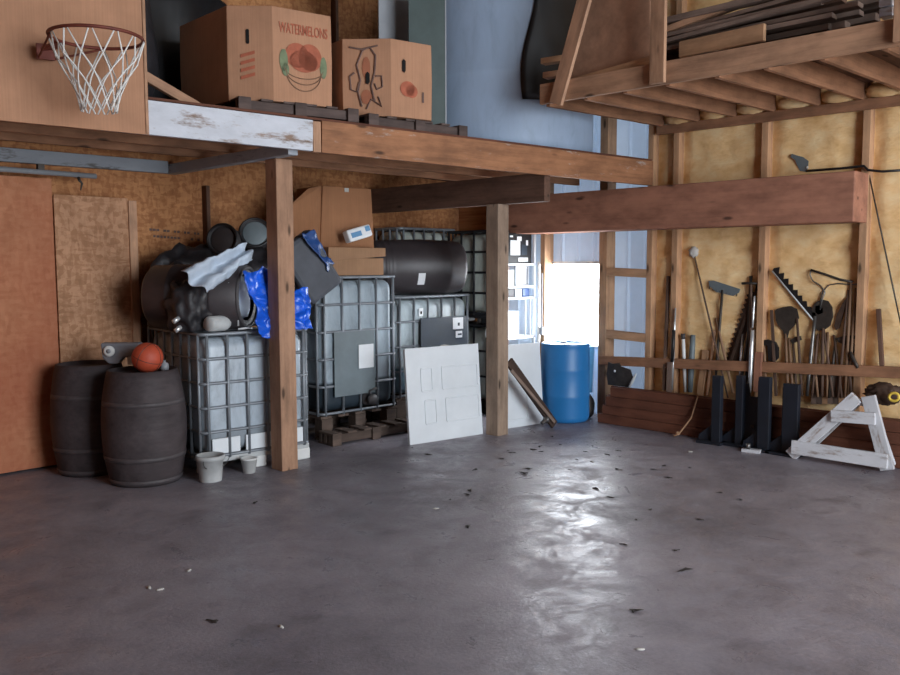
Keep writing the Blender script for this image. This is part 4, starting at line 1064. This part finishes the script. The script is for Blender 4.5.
addpoly(o, p0, [(815, 328), (812, 318), (812, 308), (816, 302), (822, 299.5), (828, 301), (832, 307), (833, 317), (830, 326), (824, 330), (818, 331)], 7.91, 'iron', 'blade', .015)
addpoly(o, p0, [(815, 306), (819, 305), (823, 308), (823, 313), (818, 315), (815, 312)], 7.905, 'hole', 'socket', .004)
o, p0, p1 = T('spring_rake', 'wire lawn rake with wide looped head, top right of the tools', 'rake', (845, 398), (851, 280), .013, 'handle', 7.82, 7.94)
addtube(o, p0, [(811, 270), (824, 274), (840, 279.5), (853, 282)], 7.93, .011, 'iron', 'bar')
addtube(o, p0, [(811, 270), (810, 275), (813, 281), (821, 286), (825, 292), (822, 300), (820, 310)], 7.93, .006, 'steel', 'wire')
addtube(o, p0, [(820, 302), (823, 291), (829, 285), (838, 283.5), (850, 284.5), (858, 284)], 7.935, .006, 'steel', 'wire')
o, p0, p1 = T('hoe', 'hoe with a dark red collar leaning under the lawn rake', 'hoe', (838, 398), (848.5, 290), .012, 'handle_dark', 7.82, 7.93)
addpoly(o, p0, [(836, 330), (834, 326), (836, 316), (842, 304), (846, 298), (847, 302), (842, 318), (839, 328)], 7.89, 'rust', 'collar', .02)
T('tool_handle', 'pale straight handle nearest the fourth stud', 'handle', (848, 398), (856, 288), .012, 'handle', 7.82, 7.93)
o, p0, p1 = T('fork', 'fork with dark crossed head by the fourth stud', 'fork', (852, 398), (846, 340), .013, 'handle_dark', 7.81, 7.88)
addpoly(o, p0, [(836, 338), (846, 335.5), (858, 335.5), (858, 338), (850, 340), (857, 348), (852, 354), (846, 346), (838, 342)], 7.88, 'iron', 'head', .02)
o, p0, p1 = T('bent_bar', 'bent dark bar at the foot of the fourth stud', 'bar', (858, 368), (850, 352), .016, 'iron', 7.81, 7.83)
hs = [((793, 396), (789, 338), 'handle'), ((797, 396), (793, 342), 'handle_dark'), ((812, 396), (818, 334), 'handle_dark'), ((818, 397), (812, 338), 'handle'), ((827, 397), (828, 332), 'handle'), ((833, 397), (824, 330), 'handle_dark'), ((842, 398), (834, 335), 'handle_dark'), ((829, 398), (836, 338), 'iron')]
for a, c, mt in hs:
    T('tool_handle', 'wooden tool handle in the crowd of handles behind the rail', 'handle', a, c, .012, mt, 7.82, 7.915, 'handles behind the rail')
for k in range(6):
    u = 814+5.5*k
    T('wooden_stake', 'short split stake in the row of stakes under the rail', 'stake', (u, 404), (u+1, 374), .012, ['grey_lumber', 'pallet', 'stud'][k % 3], 7.86, 7.87, 'stakes under the rail', .05)
T('wooden_stake', 'short dark post standing right of the fourth stud', 'post', (882, 366), (878.5, 309), .018, 'dark_wood', 7.83, 7.93, None, .035)
T('long_pole', 'very long thin pole slanting down from the timber end', 'pole', (902, 330), (868.5, 172), .007, 'iron', 7.83, 7.87)
b = MB(); b.blob(X(884, 394, 7.70), (.05, .15, .09), .4, 4, 4, 31); tag(b.build('dark_bundle', 'rust', None, smooth=True), 'dark tangled bundle on the planks right of the sawhorse', 'bundle')
b = MB(); b.tube([X(894+5*cos(a), 397+5*sin(a)*.8, 7.6) for a in [i*pi/8 for i in range(16)]], .012, 6, True); tag(b.build('yellow_ring', plain('yellow_plastic', '#d8b84a', .5, .1), None, smooth=True), 'small yellow ring on the planks at the far right', 'ring')

b = MB(); b.tube([X(806, 171, 7.84), X(840, 168.5, 7.83), X(864, 166, 7.83), X(868, 170, 7.83), X(882, 171.5, 7.84), X(905, 170, 7.84)], .012, 6)
tag(b.build('power_cable', 'black', None, smooth=True), 'black cable running along the top of the timber to the right', 'cable')
# ================================================================== LITTER ON THE FLOOR
lf = [(552,437),(560,445),(541,452),(512,453),(508,451),(533,450),(619,451),(528,469),(524,474),(596,489),(618,470),(636,520),(624,545),(676,551),(685,571),(633,612),(637,611),(470,491),(467,495),(468,527),(475,470),(502,459),(577,460),(654,470),(664,466),(690,468),(720,493),(740,500),(700,520),(668,478),(450,500),(412,448),(428,455),(255,503),(213,622),(480,430),(585,452),(607,455),(570,470),(610,498),(650,510),(540,447)]
random.seed(11)
for k, (px, py) in enumerate(lf):
    p = onz(px, py, 0); r = random.uniform(.013, .025) * (1.5 if (px, py) in ((524, 474), (596, 489), (685, 571), (213, 622)) else 1)
    b = MB(); n = 9; a0 = random.uniform(0, 6)
    ctr = b.bm.verts.new((0, 0, r*.5)); rg = []
    for i in range(n):
        a = 2*pi*i/n; q = r*(1+.45*sin(3*a+a0)+random.uniform(-.2, .2)); rg.append(b.bm.verts.new((q*cos(a)*1.5, q*sin(a)*.7, .0015+random.uniform(0, .35)*r)))
    for i in range(n): b.bm.faces.new((ctr, rg[i], rg[(i+1) % n]))
    o = b.build('dry_leaf', 'leaf', None, loc=(p.x, p.y, 0)); o.rotation_euler = (0, 0, random.uniform(0, 6))
    tag(o, 'small dark dry leaf lying on the concrete floor', 'leaf', 'dry leaves on the floor')
for (px, py) in ((436, 509), (281, 627), (149, 588), (160, 590), (189, 571), (640, 650), (690, 452), (592, 462)):
    p = onz(px, py, 0); b = MB(); b.blob((0, 0, .004), (.022, .01, .005), .5, 3, 2, px); o = b.build('paper_scrap', 'leaf_pale', None, loc=(p.x, p.y, 0), smooth=True); o.rotation_euler = (0, 0, px)
    tag(o, 'tiny pale scrap lying on the concrete floor', 'scrap', 'pale scraps on the floor')

# ================================================================== LIGHT
w = bpy.data.worlds.new('world'); C.world = w; w.use_nodes = True
bg = w.node_tree.nodes['Background']; bg.inputs['Color'].default_value = (.86, .93, 1, 1); bg.inputs['Strength'].default_value = 14.5
def area(name, loc, rot, sx, sy, energy=0, portal=False, color=(1, 1, 1)):
    l = bpy.data.lights.new(name, 'AREA'); l.shape = 'RECTANGLE'; l.size = sx; l.size_y = sy; l.energy = energy; l.color = color
    if portal: l.cycles.is_portal = True
    o = bpy.data.objects.new(name, l); COL.objects.link(o); o.location = loc; o.rotation_euler = rot; return o
area('door_daylight', ((DX0+DX1)/2, -4.12, DZ/2), (radians(-90), 0, radians(180)), DX1-DX0, DZ, portal=True)
area('window_daylight', (XM+.02, (WY0+WY1)/2, (WZ0+WZ1)/2), (0, radians(90), 0), WZ1-WZ0-.06, WY1-WY0-.06, energy=50, color=(.9, .95, 1))
C.view_settings.view_transform = 'Standard'
C.view_settings.exposure = 0.0
